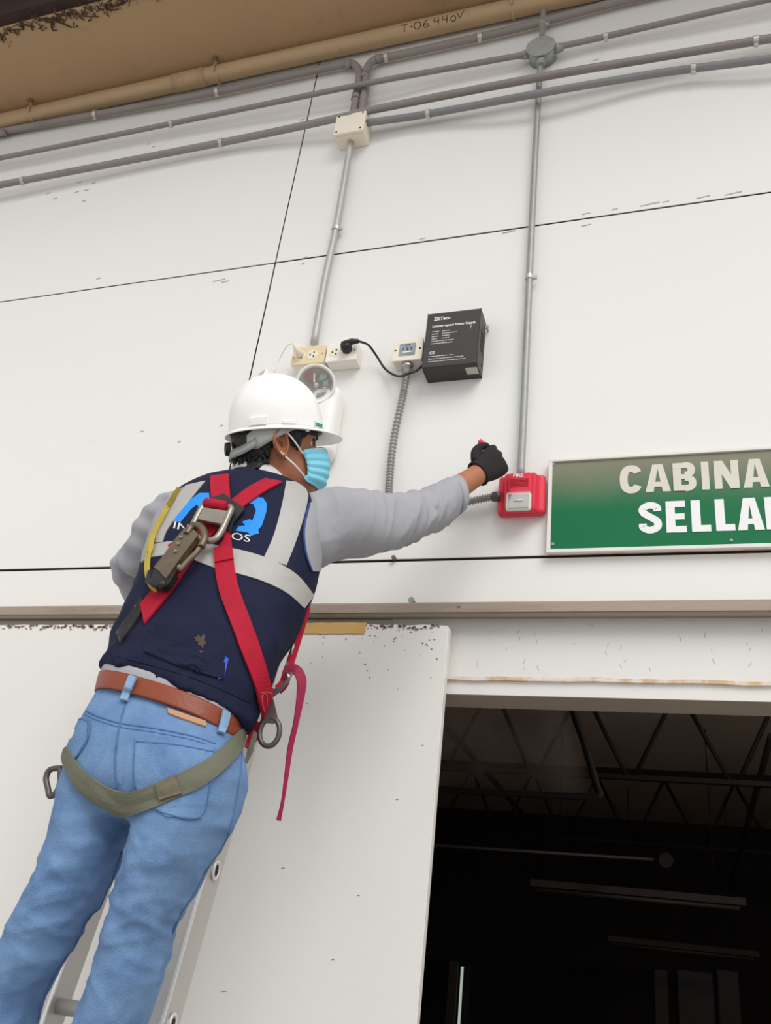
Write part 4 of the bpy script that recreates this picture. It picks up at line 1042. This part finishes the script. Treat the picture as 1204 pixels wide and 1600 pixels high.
# hair: back and sides of the skull down to the nape, with a ragged edge
def inhat(p):      # keep the hair under the shell
    q = (p - HP) / HS; x, y, z = q.dot(hF), q.dot(hLft), q.dot(hU)
    if z > -.03:
        k = math.hypot((x + .006) / .108, y / .087)
        if k > 1: return H((x + .006) / k - .006, y / k, z)
    return p
hv, hf = [], []
na, nz_ = 90, 16
rnd = random.Random(12)
low = []
for i in range(na + 1):
    a = math.radians(52 + 256 * i / na)      # from one temple round the back to the other
    d = abs(math.degrees(a) - 180)
    lo = -.072 if d < 45 else (-.072 + (d - 45) / 30 * .094 if d < 75 else (.022 if d < 100 else -.012 if d < 116 else .018))
    low.append(lo + rnd.uniform(-.008, .006) + .004 * math.sin(i * 1.7))
for i in range(na + 1):
    a = math.radians(52 + 256 * i / na); c, s = math.cos(a), math.sin(a)
    for j in range(nz_ + 1):
        z = low[i] + (.066 - low[i]) * j / nz_
        o_ = HP + hU * z * HS + (hF * c + hLft * s) * .2
        h = BB.ray_cast(o_, (-(hF * c + hLft * s)).normalized())
        base = h[0] if h[0] is not None and (h[0] - HP).length < .15 else H(.1 * c, .075 * s, z)
        if z < -.05 and (base - H(0, 0, z)).length > .11: base = H(.088 * c, .066 * s, z)
        t = j / nz_; th = .004 + .011 * min(1, t * 3) + .0025 * noise.noise(V(i * .55, j * .25, 1))
        hv.append(inhat(base + (hF * c + hLft * s) * th))
for i in range(na):
    for j in range(nz_): q = i * (nz_ + 1) + j; hf.append((q, q + 1, q + nz_ + 2, q + nz_ + 1))
hair = link('hair', mesh('hair', hv, hf), 'hair', per, True); md = hair.modifiers.new('s', 'SOLIDIFY'); md.thickness = .006; md.offset = -1
lk = []
for i in range(150):
    a = math.radians(rnd.uniform(118, 250)); c, s = math.cos(a), math.sin(a); d = abs(math.degrees(a) - 180)
    z = rnd.uniform(-.066, .0) if d < 45 else rnd.uniform(-.04, .0)
    r0 = .106 - max(0, -z - .03) * .35; b0 = H(r0 * c - .004, .079 * s * (r0 / .106), z)
    lk.append(limb([b0, b0 + (hF * c + hLft * s) * .006 - hU * .012, b0 + (hF * c + hLft * s) * rnd.uniform(.002, .007) - hU * rnd.uniform(.014, .022) + hF * rnd.uniform(-.006, .006)], [.004, .0035, .0008], 5, 3))
o = link('hair_locks', mesh('hair_locks', *join_data(lk)), 'hair', per, True); o['kind'] = 'stuff'

# ------------------------------------------------ collar, shirt collar, shirt hem
def ring_band(name, S, m, parent, th=.003, n=56, sub=4):
    fit(S); o = link(name, mesh(name, *loft(S, n, sub, cap=False)), m, parent, True); md = o.modifiers.new('s', 'SOLIDIFY'); md.thickness = th; md.offset = 1; return o
colm = ring_band('vest_collar', [sec((342, 786), (466, 796), -.485, .062, 2.1), sec((350, 766), (458, 780), -.478, .062, 2.1), sec((356, 752), (452, 770), -.470, .062, 2.1)], 'navy', per, .004)
ring_band('shirt_collar', [sec((358, 760), (450, 778), -.475, .057, 2.1), sec((358, 744), (453, 762), -.468, .061, 2.1), sec((360, 740), (451, 758), -.465, .060, 2.1)], 'shirt_trim', per, .003)
ring_band('shirt_hem', [sec((152, 1068), (384, 1142), -.643, .106, 2.3), sec((157, 1046), (388, 1120), -.64, .100, 2.3)], 'shirt_grey', per, .003)
# belt
belt = ring_band('belt', [sec((144, 1090), (380, 1158), -.648, .113, 2.3), sec((147, 1076), (383, 1145), -.646, .112, 2.3), sec((151, 1061), (387, 1131), -.644, .110, 2.3)], 'leather', per, .0045)
BL = bvh_of(belt.data)
BL = bvh_of(belt.data, jm)
for A_, B_ in ((((205, 1058), (198, 1076), (191, 1096)), ((216, 1061), (208, 1079), (201, 1099))), (((347, 1104), (343, 1122), (337, 1146)), ((357, 1108), (353, 1126), (346, 1149)))):
    strip('belt_loop', A_, B_, BL, 'denim_loop', per, .006, .003, 6, 4, 1)
strip('leather_patch', ((262, 1108), (290, 1118), (320, 1128)), ((263, 1116), (291, 1127), (321, 1137)), JB, 'leather_patch', per, .002, .002, 6, 4)
# jeans: seams and pockets
line_on('seat_seam', [(196, 1098), (184, 1150), (180, 1200), (186, 1236), (200, 1262)], JB, .0022, 'denim_seam', per)
line_on('yoke_seam', [(122, 1104), (150, 1118), (188, 1130), (240, 1138), (300, 1150), (336, 1162)], JB, .0018, 'denim_seam', per)
line_on('yoke_seam', [(120, 1109), (149, 1124), (188, 1136), (240, 1144), (300, 1156), (336, 1168)], JB, .0012, 'denim_seam', per)
patch('back_pocket', [(211, 1152), (270, 1156), (336, 1167), (330, 1220), (314, 1278), (262, 1276), (238, 1262), (209, 1225)], JB, 'denim', per, .0005, .003, 3)
line_on('pocket_stitch', [(214, 1160), (270, 1164), (334, 1176)], JB, .0016, 'denim_seam', per, off=.003)
line_on('pocket_stitch', [(333, 1170), (327, 1220), (312, 1275), (264, 1273), (238, 1258), (212, 1224), (213, 1156)], JB, .0016, 'denim_seam', per, off=.003)
patch('back_pocket', [(112, 1120), (139, 1128), (136, 1158), (118, 1186), (104, 1180), (102, 1150)], JB, 'denim', per, .0005, .003, 3)
line_on('pocket_stitch', [(112, 1122), (139, 1129), (137, 1158), (119, 1186)], JB, .0016, 'denim_seam', per, off=.003)
line_on('side_seam', [(378, 1170), (374, 1215), (362, 1280), (342, 1345), (318, 1400), (284, 1460)], JB, .002, 'denim_seam', per)
line_on('inseam', [(190, 1330), (170, 1390), (146, 1450), (118, 1520), (84, 1598)], JB, .002, 'denim_seam', per)
# boots on the rung
for ax in (-1.19, -1.07):
    A = V(ax, LY(zf) - .03, zf + .09)
    bt = join_data([limb([A + V(0, -.005, .04), A + V(0, -.01, -.02), A + V(0, -.02, -.055)], [.05, .045, .042], 16, 4), limb([A + V(0, -.06, -.06), A + V(0, .0, -.055), A + V(0, .09, -.058), A + V(0, .17, -.064)], [.032, .038, .036, .024], 16, 5)])
    link('boot', remesh(*bt, .007, 4, 'boot'), 'boot', per, True)

TB0 = TB; SB_ = bvh_of(tm, sm, lm, colm.data)
# ------------------------------------------------ vest trim
R_ = 'reflective'
strip('reflective_tape', ((447, 752), (440, 790), (428, 835), (412, 872)), ((484, 757), (476, 800), (462, 845), (447, 884)), TB, R_, vest, .0005, .0018, 8, 6)
strip('reflective_tape', ((291, 759), (260, 797), (248, 825), (243, 848)), ((321, 752), (293, 787), (263, 826), (254, 848)), TB, R_, vest, .0005, .0018, 8, 6)
strip('reflective_tape', ((236, 852), (280, 846), (340, 853), (410, 870), (460, 896), (489, 930)), ((232, 872), (280, 868), (335, 888), (400, 905), (446, 926), (474, 950)), TB, R_, vest, .001, .002, 8, 6)
line_on('armhole_piping', [(482, 788), (477, 806), (473, 832), (476, 865), (485, 893)], TB, .0026, 'navy_piping', vest, off=.003)
strip('shirt_shoulder', ((484, 786), (479, 806), (474, 832), (477, 865), (487, 893)), ((494, 788), (499, 806), (502, 832), (501, 865), (499, 893)), TB, 'shirt_grey', per, .0005, .003, 8, 6)
strip('shirt_shoulder', ((288, 762), (256, 798), (242, 836), (238, 868)), ((270, 772), (236, 812), (226, 850), (222, 880)), TB, 'shirt_grey', per, .0005, .003, 8, 6)
line_on('hem_seam', [(160, 1020), (240, 1040), (320, 1066), (392, 1098)], TB, .0018, 'navy', vest)
patch('pocket_flap', [(228, 990), (290, 1012), (352, 1036), (350, 1062), (290, 1046), (226, 1018)], TB, 'navy', vest, .0005, .003, 2)
# logo on the back
patch('logo_mark', [(271, 816), (283, 797), (296, 783), (312, 771), (327, 771), (330, 802), (322, 804), (315, 801), (308, 789), (298, 797), (283, 816)], TB, 'logo_blue', vest, .0008, .001, 2)
patch('logo_mark', [(386, 786), (400, 777), (411, 779), (417, 788), (416, 800), (409, 822), (403, 829), (405, 834), (391, 838), (388, 833), (368, 830), (373, 823), (383, 822), (378, 816), (390, 812), (394, 815), (400, 799), (396, 789)], TB, 'logo_blue', vest, .0008, .001, 2)
def vest_text(s, p0, p1, hpx, xs_, chars=None):
    me = text_mesh(s, 1.0, .0); X0 = min(v.co.x for v in me.vertices); X1 = max(v.co.x for v in me.vertices)
    bm = bmesh.new(); bm.from_mesh(me); d = V(p1[0] - p0[0], p1[1] - p0[1], 0); u = d.normalized(); up = V(u.y, -u.x, 0)
    for v in bm.verts:
        q = V(p0[0], p0[1], 0) + d * ((v.co.x - X0) / (X1 - X0)) + up * (v.co.y / .7 * hpx); v.co = V(q.x, q.y, 0)
    drape_bm('logo_text', bm, TB, 'print_white', vest, .001, .0008)
vest_text('ING', (271, 826), (312, 836), 11, 1)
vest_text('OS', (361, 843), (390, 848), 11, 1)
rnd = random.Random(9)
patch('mud_stain', [(302, 996), (307, 995), (310, 991), (313, 996), (318, 991), (321, 993), (319, 1000), (323, 1006), (318, 1007), (317, 1014), (313, 1008), (310, 1009), (309, 1002), (304, 1003), (306, 999)], TB, 'mud', vest, .0002, .0008, 2)
patch('mud_stain', [(311, 1018), (316, 1017), (315, 1022)], TB, 'mud', vest, .0002, .0008, 1)
patch('blue_tag', [(352, 1026), (357, 1030), (350, 1060), (340, 1062), (344, 1050)], TB, 'blue_tag', vest, .001, .002, 1)

# ------------------------------------------------ mask
mk = thing('face_mask', 'light blue pleated face mask with white ear loops on the worker', 'mask', H(.10, 0, -.05))
mv, mf_ = [], []
nu, nv = 30, 28
def mask_pt(u, v):     # u across from -1 to 1, v from the top 0 to the chin 1
    z = .000 - .116 * v - .006 * abs(u) * (1 - 2 * v) - .012 * (1 - u * u) * 0
    a = u * math.radians(74 - 8 * v)
    fr = .122 - .012 * v + .010 * math.sin(math.pi * min(1, v * 1.1)) - .010 * (1 - min(1, v / .12))
    if v > .85: fr -= (v - .85) * .12
    x = fr * math.cos(a) ** .8 if math.cos(a) > 0 else 0
    y = .073 * math.sin(a)
    pl = .0024 * math.sin(v * math.pi * 10) * (1 - .45 * abs(u))
    x = max(x, .036) + pl * math.cos(a); y += pl * math.sin(a)
    pinch = (1 - abs(u)) ** .4
    zc0 = -.055
    z = zc0 + (z - zc0) * (.62 + .38 * pinch)
    return H(x, y, z)
for i in range(nv + 1):
    for j in range(nu + 1): mv.append(mask_pt(-1 + 2 * j / nu, i / nv))
for i in range(nv):
    for j in range(nu): q = i * (nu + 1) + j; mf_.append((q, q + 1, q + nu + 2, q + nu + 1))
o = link('mask_sheet', mesh('mask_sheet', mv, mf_), 'mask_blue', mk, True); md = o.modifiers.new('s', 'SOLIDIFY'); md.thickness = .002
tube('nose_wire_band', [mask_pt(-.75 + 1.5 * j / 20, .03) + hF * .001 for j in range(21)], .0028, 'mask_white', mk, 6)
for s in (-1, 1):
    a, b = mask_pt(s, .06), mask_pt(s, .94)
    e0, e1 = H(-.002, s * .090, .023), H(-.006, s * .087, -.036)
    tube('ear_loop', catmull([a, a.lerp(e0, .5) + hLft * s * .010, e0, H(-.022, s * .083, .012), H(-.026, s * .083, -.012), e1, e1.lerp(b, .5) + hLft * s * .008, b], 8), .0022, 'mask_white', mk, 6)

# ------------------------------------------------ hard hat
hat = thing('hard_hat', 'white hard hat with a front peak on the worker', 'hard hat', H(0, 0, .10))
zb_ = .034
def hat_r(t): return (1 - t ** 2.5) ** .5
nt, na = 26, 72
sv, sf2 = [], []
for i in range(nt + 1):
    t = min(i / nt, .9995); z = zb_ + .157 * math.sin(t * math.pi / 2) ** 1.0; tt_ = math.sin(t * math.pi / 2)
    k_ = max(0.0, 1 - tt_ ** 2.6) ** .5
    for j in range(na):
        a = 2 * math.pi * j / na; c, s = math.cos(a), math.sin(a)
        rx = .122 if c > 0 else .120; ry = .100
        ridge = .003 * math.exp(-(s / .18) ** 2) * (1 - k_ * .6)
        sv.append(H(-.006 + rx * k_ * c, ry * k_ * s, z + ridge))
for i in range(nt):
    for j in range(na): l = (j + 1) % na; sf2.append((i * na + j, i * na + l, (i + 1) * na + l, (i + 1) * na + j))
o = link('shell', mesh('shell', sv, sf2), 'helmet_white', hat, True); md = o.modifiers.new('s', 'SOLIDIFY'); md.thickness = .003; md.offset = -1
bv2, bf2 = [], []
def brim_pt(a, f_):
    c, s = math.cos(a), math.sin(a)
    ex = .010 + (.040 * max(0, c) ** 1.6 if c > 0 else 0)
    rx = .122 if c > 0 else .120
    dz = -.005 * f_ - (.010 * f_ * max(0, c) ** 2) - .002 * f_
    return -.006 + (rx + ex * f_) * c, (.100 + ex * f_ * .75) * s, zb_ + .002 + dz
for f_, dz in ((-.02, .002), (.4, .002), (.9, .0015), (1.0, 0), (.95, -.0025), (.4, -.002), (-.03, -.002)):
    for j in range(na):
        x, y, z = brim_pt(2 * math.pi * j / na, f_); bv2.append(H(x, y, z + dz))
for i in range(6):
    for j in range(na): l = (j + 1) % na; bf2.append((i * na + j, i * na + l, (i + 1) * na + l, (i + 1) * na + j))
link('brim', mesh('brim', bv2, bf2), 'helmet_white', hat, True)
def on_hat(a, z, off=.001):
    t = (z - zb_) / .157; k_ = max(0.0, 1 - t ** 2.6) ** .5; c, s = math.cos(a), math.sin(a)
    return -.006 + (.121 + off) * k_ * c, (.100 + off) * k_ * s, z
def hat_pad(name, a0, a1, z0, z1, m, th=.004, nn=8):
    top, bot = [], []
    for i in range(3):
        z = z0 + (z1 - z0) * i / 2
        for j in range(nn):
            a = math.radians(a0 + (a1 - a0) * j / (nn - 1)); top.append(H(*on_hat(a, z, th))); bot.append(H(*on_hat(a, z, -.002)))
    o = link(name, mesh(name, *solid(top, bot, 3, nn)), m, hat)
    md = o.modifiers.new('b', 'BEVEL'); md.width = .0012; md.segments = 2
    return o
hat_pad('slot_cover', -131, -110, zb_ + .006, zb_ + .024, 'helmet_white', .006)
hat_pad('side_rib', -92, -76, zb_ + .008, zb_ + .015, 'helmet_white', .0035)
hat_pad('logo_sticker', -44, -28, zb_ + .009, zb_ + .018, 'teal', .0022)
hat_pad('rivet_pad', -48, -46, zb_ + .007, zb_ + .019, 'helmet_under', .003, 3)
sx_ = brim_pt(math.radians(-62), .2); c = H(sx_[0], sx_[1] - .001, sx_[2] - .006)
link('suspension_pin', mesh('suspension_pin', *lathe(c, -hLft, [(0, .006), (.004, .006), (.005, .003), (.002, .0025), (.002, 0)], 14)), 'helmet_white', hat, True)
def band(name, rx, ry, zfun, h, m, a0, a1, th=.002, n=40):
    top, bot = [], []
    for i in (0, 1, 2):
        for j in range(n):
            a = math.radians(a0 + (a1 - a0) * j / (n - 1)); z = zfun(math.degrees(a)) - h * i / 2
            top.append(H(-.004 + (rx + th) * math.cos(a), (ry + th) * math.sin(a), z)); bot.append(H(-.004 + rx * math.cos(a), ry * math.sin(a), z))
    return link(name, mesh(name, *solid(top, bot, 3, n)), m, hat, True)
band('headband', .103, .085, lambda a: zb_ + .004, .016, 'dark_band', 0, 359.9)
def nape(a):
    d = abs(((a + 360) % 360) - 180); return zb_ - .004 - .040 * math.exp(-((d - 0) / 62) ** 4)
nb_ = band('nape_strap', .122, .098, nape, .022, 'strap_grey', 112, 236, .002)
top, bot = [], []
n = 36
for i in range(4):
    for j in range(n):
        d = j / (n - 1); a = math.radians(-60 - 78 * d)
        zt2 = zb_ + .004; zb2 = zb_ - .006 - .046 * min(1, max(0, (d - .2) / .6)) ** 1.1
        if d > .8: zt2 = zb_ + .004 - (d - .8) / .2 * .020
        z = zt2 + (zb2 - zt2) * i / 3
        top.append(H(-.006 + .1165 * math.cos(a), .0965 * math.sin(a), z)); bot.append(H(-.006 + .1135 * math.cos(a), .0935 * math.sin(a), z))
link('side_strap', mesh('side_strap', *solid(top, bot, 4, n)), 'strap_grey', hat, True)
c = H(-.128, 0, zb_ - .038)
link('ratchet_knob', mesh('ratchet_knob', *lathe(c, -hF, [(-.004, .0), (-.004, .018), (.008, .016), (.008, 0)], 16)), 'dark_band', hat)

# ------------------------------------------------ gloved right hand
gd = (hd_ * .55 + RI * .5 - DN * .35 + FW * .25).normalized()
gt = (-DN * .8 - RI * .45); gt = (gt - gd * gt.dot(gd)).normalized()
gn = gd.cross(gt)
if gn.dot(FW) > 0: gn = -gn
def G(a, b, c): return WR + gd * a + gt * b + gn * c      # along the hand, towards the thumb, out of the back
gp = []
def slab(S, n=20, sub=5):
    vs, fs = [], []; Pc = catmull([V(a, b, c) for a, b, c, w_, h_ in S], sub); Pw = catmull([V(w_, h_, 0) for a, b, c, w_, h_ in S], sub); N = len(Pc)
    for i in range(N):
        for k in range(n):
            an = 2 * math.pi * k / n; c, s = math.cos(an), math.sin(an)
            vs.append(G(Pc[i].x, Pc[i].y + Pw[i].x * math.copysign(abs(c) ** .75, c), Pc[i].z + Pw[i].y * math.copysign(abs(s) ** .75, s)))
    for i in range(N - 1):
        for k in range(n): l = (k + 1) % n; fs.append((i * n + k, i * n + l, (i + 1) * n + l, (i + 1) * n + k))
    fs.append(tuple(range(n))[::-1]); fs.append(tuple((N - 1) * n + k for k in range(n))); return vs, fs
gp.append(slab([(-.012, 0, 0, .033, .031), (.004, 0, 0, .034, .029), (.03, 0, 0, .041, .024), (.06, .0, .001, .044, .020), (.08, 0, -.002, .041, .017)]))
for i, (b, L, r) in enumerate(((.031, .042, .0105), (.010, .046, .011), (-.011, .043, .0105), (-.031, .035, .0095))):
    k0 = (.076 - .004 * abs(i - 1), b, .002)
    p1 = (k0[0] + L * .55, b * .98, -L * .62); p2 = (p1[0] - .020, b * .95, p1[2] - .026); p3 = (p2[0] - .026, b * .93, p2[2] + .010)
    gp.append(limb([G(*q) for q in ((k0[0] - .03, b * .9, .0), k0, p1, p2, p3)], [r, r * 1.12, r, r * .95, r * .8], 12, 5))
gp.append(limb([G(.012, .030, -.008), G(.035, .050, -.016), G(.066, .053, -.022), G(.090, .046, -.026)], [.014, .0125, .011, .0085], 12, 5))
gm = remesh(*join_data(gp), .0028, 2, 'glove')
link('glove', gm, 'glove', per, True)
vs, fs = tube_data([G(-.016, 0, 0), G(-.012, 0, 0), G(-.007, 0, 0)], .0338, 26)
tube('glove_cuff', [WR + gd * -.012 + (gt * math.cos(a) * .0325 + gn * math.sin(a) * .0305) for a in [2 * math.pi * k / 30 for k in range(30)]], .0035, 'glove', per, 8, True)
sd = thing('screwdriver', 'small red-handled screwdriver held in the black glove', 'screwdriver', G(.088, 0, -.03))
tube('handle', [G(.076, .070, -.026), G(.078, .058, -.026), G(.082, .03, -.027), G(.088, -.03, -.028), G(.090, -.045, -.028)], (lambda i: (.006, .0085, .009, .009, .006)[i]), 'red_plastic', sd, 10)
tube('shaft', [G(.086, -.02, -.03), G(.088, -.022, -.072)], .003, 'steel', sd, 8)

# ================================================================== SAFETY HARNESS
har = thing('safety_harness', 'red webbing safety harness with olive seat strap worn over the vest', 'harness', at(340, 830, -.62))
AB = bvh_of(tm, jm)
RW = 'red_web'
strip('shoulder_strap', ((330, 747), (330, 765), (332, 790)), ((358, 744), (359, 760), (361, 783)), SB_, RW, har, .004, .003, 8, 6)
strip('shoulder_strap', ((414, 751), (388, 765), (358, 788)), ((441, 756), (412, 772), (376, 798)), SB_, RW, har, .004, .003, 8, 6)
strip('back_strap', ((330, 806), (352, 840), (337, 868), (342, 920), (360, 975), (380, 1030), (398, 1078)), ((352, 800), (360, 830), (364, 862), (370, 912), (388, 965), (406, 1020), (420, 1076)), TB, RW, har, .005, .003, 8, 6)
strip('strap_end', ((336, 862), (338, 884)), ((364, 858), (366, 878)), TB, RW, har, .008, .004, 6, 6)
st_ = strip('strap_end', ((396, 1074), (400, 1100), (411, 1130)), ((420, 1072), (419, 1100), (415, 1131)), AB, RW, har, .007, .004, 6, 6)
o = line_on('stitching', [(400, 1080), (416, 1080), (415, 1108), (403, 1108), (401, 1084), (409, 1083), (408, 1106)], AB, .0009, 'red_stitch', None, off=.012, sub=2)
sub(o, st_)
strip('back_strap', ((332, 812), (312, 822), (278, 868), (252, 908), (222, 946)), ((346, 826), (326, 846), (294, 890), (266, 930), (228, 976)), TB, RW, har, .004, .003, 8, 6)
strip('strap_end', ((266, 858), (280, 871)), ((276, 850), (292, 864)), TB, RW, har, .009, .003, 5, 5)
strip('side_pad', ((222, 934), (205, 960), (184, 990)), ((230, 946), (212, 976), (190, 1006)), TB, 'black_label', har, .003, .003, 6, 6)
# dorsal plate, keeper and D-ring
patch('dorsal_plate', [(330, 784), (352, 777), (366, 788), (384, 800), (366, 822), (362, 838), (350, 826), (332, 806)], TB, 'black_plastic', har, .006, .005, 2)
p, nn = drop(345, 806, TB); off0 = .022
def hov(px, py, off, bv=TB):
    q, m_ = drop(px, py, bv); return q + nn * off
ring_pts = [hov(*q, .024) for q in ((327, 797), (350, 804), (366, 806), (362, 820), (350, 846), (338, 857), (322, 855), (309, 846), (308, 834), (316, 816))]
dr = tube('d_ring', catmull(ring_pts + [ring_pts[0]], 6)[:-1], .0072, 'ring_metal', har, 10, True)
# flat upper part of the D-ring
tb = strip('ring_plate', ((325, 808), (317, 826)), ((364, 814), (354, 834)), TB, 'ring_metal', None, .024, .005, 5, 8); sub(tb, dr)
tube('keeper_roll', [hov(328, 800, .026), hov(346, 803, .027), hov(362, 806, .026)], .0115, RW, har, 12)
# right hip: ring, bracket, buckle and hanging tail
def near_y(px, py, bv=None):       # depth at which a point lies closest to the worker's clothes
    return min((((bv or AB).find_nearest(at(px, py, y_))[3], y_) for y_ in [-.80 + .01 * k for k in range(32)]))[1]
Yh = near_y(408, 1120) - .005
c = at(420, 1144, Yh); rr = []
for k_ in range(26):
    a = 2 * math.pi * k_ / 26; rr.append(at(421 + 15.5 * math.cos(a) + 2.5 * math.sin(a) * -1, 1144 + 22 * math.sin(a), Yh))
tube('hip_ring', rr, lambda i: .0052, 'dark_ring', har, 10, True)
def flat(name, poly, Y, th, m, par):
    P_ = [at(x, y, Y) for x, y in poly]; n_ = vw * -1; k_ = len(P_)
    vs = [q for q in P_] + [q - vw * th for q in P_]
    return link(name, mesh(name, vs, [tuple(range(k_)), tuple(range(2 * k_ - 1, k_ - 1, -1))] + [(i, k_ + i, k_ + (i + 1) % k_, (i + 1) % k_) for i in range(k_)]), m, par)
flat('ring_bracket', [(419, 1092), (427, 1092), (434, 1122), (428, 1130), (410, 1128), (415, 1108)], Yh, .005, 'dark_ring', har)
flat('hip_buckle', [(424, 1078), (434, 1074), (446, 1062), (454, 1048), (458, 1052), (450, 1066), (438, 1080), (424, 1090)], near_y(436, 1072), .006, 'steel', har)
tube('buckle_pin', [at(447, 1052, near_y(440, 1056) - .004), at(452, 1060, near_y(440, 1056) - .004)], .004, 'steel', har, 8)
def web(name, P_, W_, m, par, Y0, th=.0025, twist=0.0, sub=8):
    C_ = catmull(P_, sub); Wc = catmull([V(w_, 0, 0) for w_ in W_], sub); top, bot = [], []
    for i, q in enumerate(C_):
        t = (C_[min(i + 1, len(C_) - 1)] - C_[max(i - 1, 0)]).normalized(); f_ = (q - CAM).normalized()
        s_ = t.cross(f_).normalized(); n_ = s_.cross(t).normalized()
        an = twist * i / len(C_) + .35; s2 = s_ * math.cos(an) + n_ * math.sin(an); n2 = s2.cross(t).normalized()
        for j in range(4): top.append(q + s2 * Wc[i].x * (j / 3 - .5) + n2 * th / 2); bot.append(q + s2 * Wc[i].x * (j / 3 - .5) - n2 * th / 2)
    return link(name, mesh(name, *solid(top, bot, len(C_), 4)), m, par)
web('side_strap', [at(x, y, near_y(x, y)) for x, y in ((481, 948), (468, 990), (453, 1036), (444, 1066), (434, 1078))], [.012, .015, .018, .02, .02], RW, har, 0)
for q in ((446, 1020), (438, 1042)):
    pass
tube('keeper_clip', [at(459, 1006, near_y(459, 1006) - .008), at(454, 1022, near_y(454, 1022) - .008)], .003, 'steel', har, 6)
tube('keeper_clip', [at(449, 1034, near_y(449, 1034) - .008), at(444, 1048, near_y(444, 1048) - .008)], .003, 'steel', har, 6)
Yt = near_y(446, 1056)
web('webbing_tail', [at(x, y, Yt - .01) for x, y in ((446, 1056), (452, 1046), (464, 1048), (471, 1064), (469, 1090), (462, 1130), (453, 1170), (447, 1215), (441, 1255), (435, 1282))],
    [.018, .02, .02, .02, .016, .011, .011, .008, .006, .009], 'crimson_web', har, 0, .003, .3)
# lower clip at the right hip
web('hip_drop', [at(x, y, near_y(x, y) - .006) for x, y in ((404, 1128), (396, 1148), (388, 1170))], [.022, .02, .016], RW, har, 0)
flat('adjuster_clip', [(396, 1140), (402, 1146), (396, 1172), (386, 1192), (382, 1188), (387, 1170)], near_y(390, 1165) - .008, .006, 'ring_metal', har)
# olive seat strap
SA = ((404, 1110), (372, 1140), (335, 1178), (286, 1206), (240, 1226), (196, 1237), (158, 1222), (128, 1198), (108, 1168))
SB = ((408, 1130), (386, 1160), (350, 1200), (310, 1230), (262, 1254), (204, 1274), (160, 1258), (122, 1228), (97, 1184))
ss = strip('seat_strap', SA, SB, JB, 'olive_web', har, .005, .003, 8, 7, 6)
o = strip('stitched_pad', ((246, 1224), (274, 1210)), ((254, 1254), (286, 1240)), JB, 'olive_stitch', None, .0105, .003, 6, 6, 3); sub(o, ss)
# left hip carabiner
Yc = near_y(90, 1208, JB)
pts = [at(*q, Yc) for q in ((94, 1200), (78, 1203), (72, 1216), (75, 1232), (78, 1244), (88, 1238), (94, 1222))]
tube('hip_carabiner', catmull(pts + [pts[0]], 5)[:-1], .0055, 'dark_ring', har, 8, True)

# ------------------------------------------------ lanyard: snap hook and yellow webbing
ln = thing('lanyard', 'yellow webbing lanyard with a worn metal snap hook clipped to the back ring', 'lanyard', at(290, 880, -.66))
hk = [hov(*q, .034) for q in ((326, 838), (318, 833), (304, 842), (294, 858), (282, 876), (268, 895), (256, 910))]
def bar(P_, W_, th, n_=10): return P_, W_, th
def hookplate(name, A_, B_, off, th, m, par): return strip(name, A_, B_, TB, m, par, off, th, 6, 5, 3)
hookplate('hook_body', ((300, 842), (286, 858), (270, 880), (254, 902)), ((318, 853), (304, 872), (288, 896), (272, 918)), .022, .012, 'hook_metal', ln)
nose = [hov(*q, .032) for q in ((300, 852), (308, 840), (318, 838), (326, 846), (328, 858), (322, 872))]
tube('hook_nose', catmull(nose, 6), .0078, 'hook_metal', ln, 10)
gate = [hov(*q, .030) for q in ((322, 868), (314, 880), (300, 894), (288, 908))]
tube('gate', catmull(gate, 5), .0062, 'hook_metal', ln, 10)
for q in ((292, 858), (288, 868), (284, 880), (290, 904)):
    c = hov(*q, .036); link('rivet', mesh('rivet', *lathe(c, nn, [(-.004, .004), (.001, .004), (.003, .002), (.003, 0)], 12)), 'ring_metal', ln)
hookplate('thimble', ((262, 896), (246, 910), (240, 920)), ((284, 910), (274, 926), (262, 932)), .016, .014, 'black_plastic', ln)
tube('thimble_eye', [hov(*q, .028) for q in ((244, 908), (240, 922), (254, 930), (268, 926))], .007, 'black_plastic', ln, 8)
for s in (0, 3.2):
    yl = [(282, 766), (264, 800), (246, 836), (236 + s, 868), (233 + s * 1.2, 895), (238 + s * 1.2, 918), (248, 928)]
    pts = []
    for i, q in enumerate(yl):
        a_, m_ = drop(q[0], q[1], SB_); pts.append(a_ + m_ * (.010 if i else .006))
    Pq = catmull(pts, 8); top = []; bot = []
    for i, q in enumerate(Pq):
        t = (Pq[min(i + 1, len(Pq) - 1)] - Pq[max(i - 1, 0)]).normalized(); s_ = t.cross(vw).normalized(); n_ = s_.cross(t).normalized()
        wd = .011 if i < 24 else .006
        for j in range(3): top.append(q + s_ * wd * (j / 2 - .5) + n_ * .0016); bot.append(q + s_ * wd * (j / 2 - .5) - n_ * .0016)
    link('yellow_webbing', mesh('yellow_webbing', *solid(top, bot, len(Pq), 3)), 'yellow_web', ln)
tube('yellow_eye', [hov(*q, .026) for q in ((258, 930), (266, 928), (270, 922))], .0045, 'yellow_web', ln, 8)
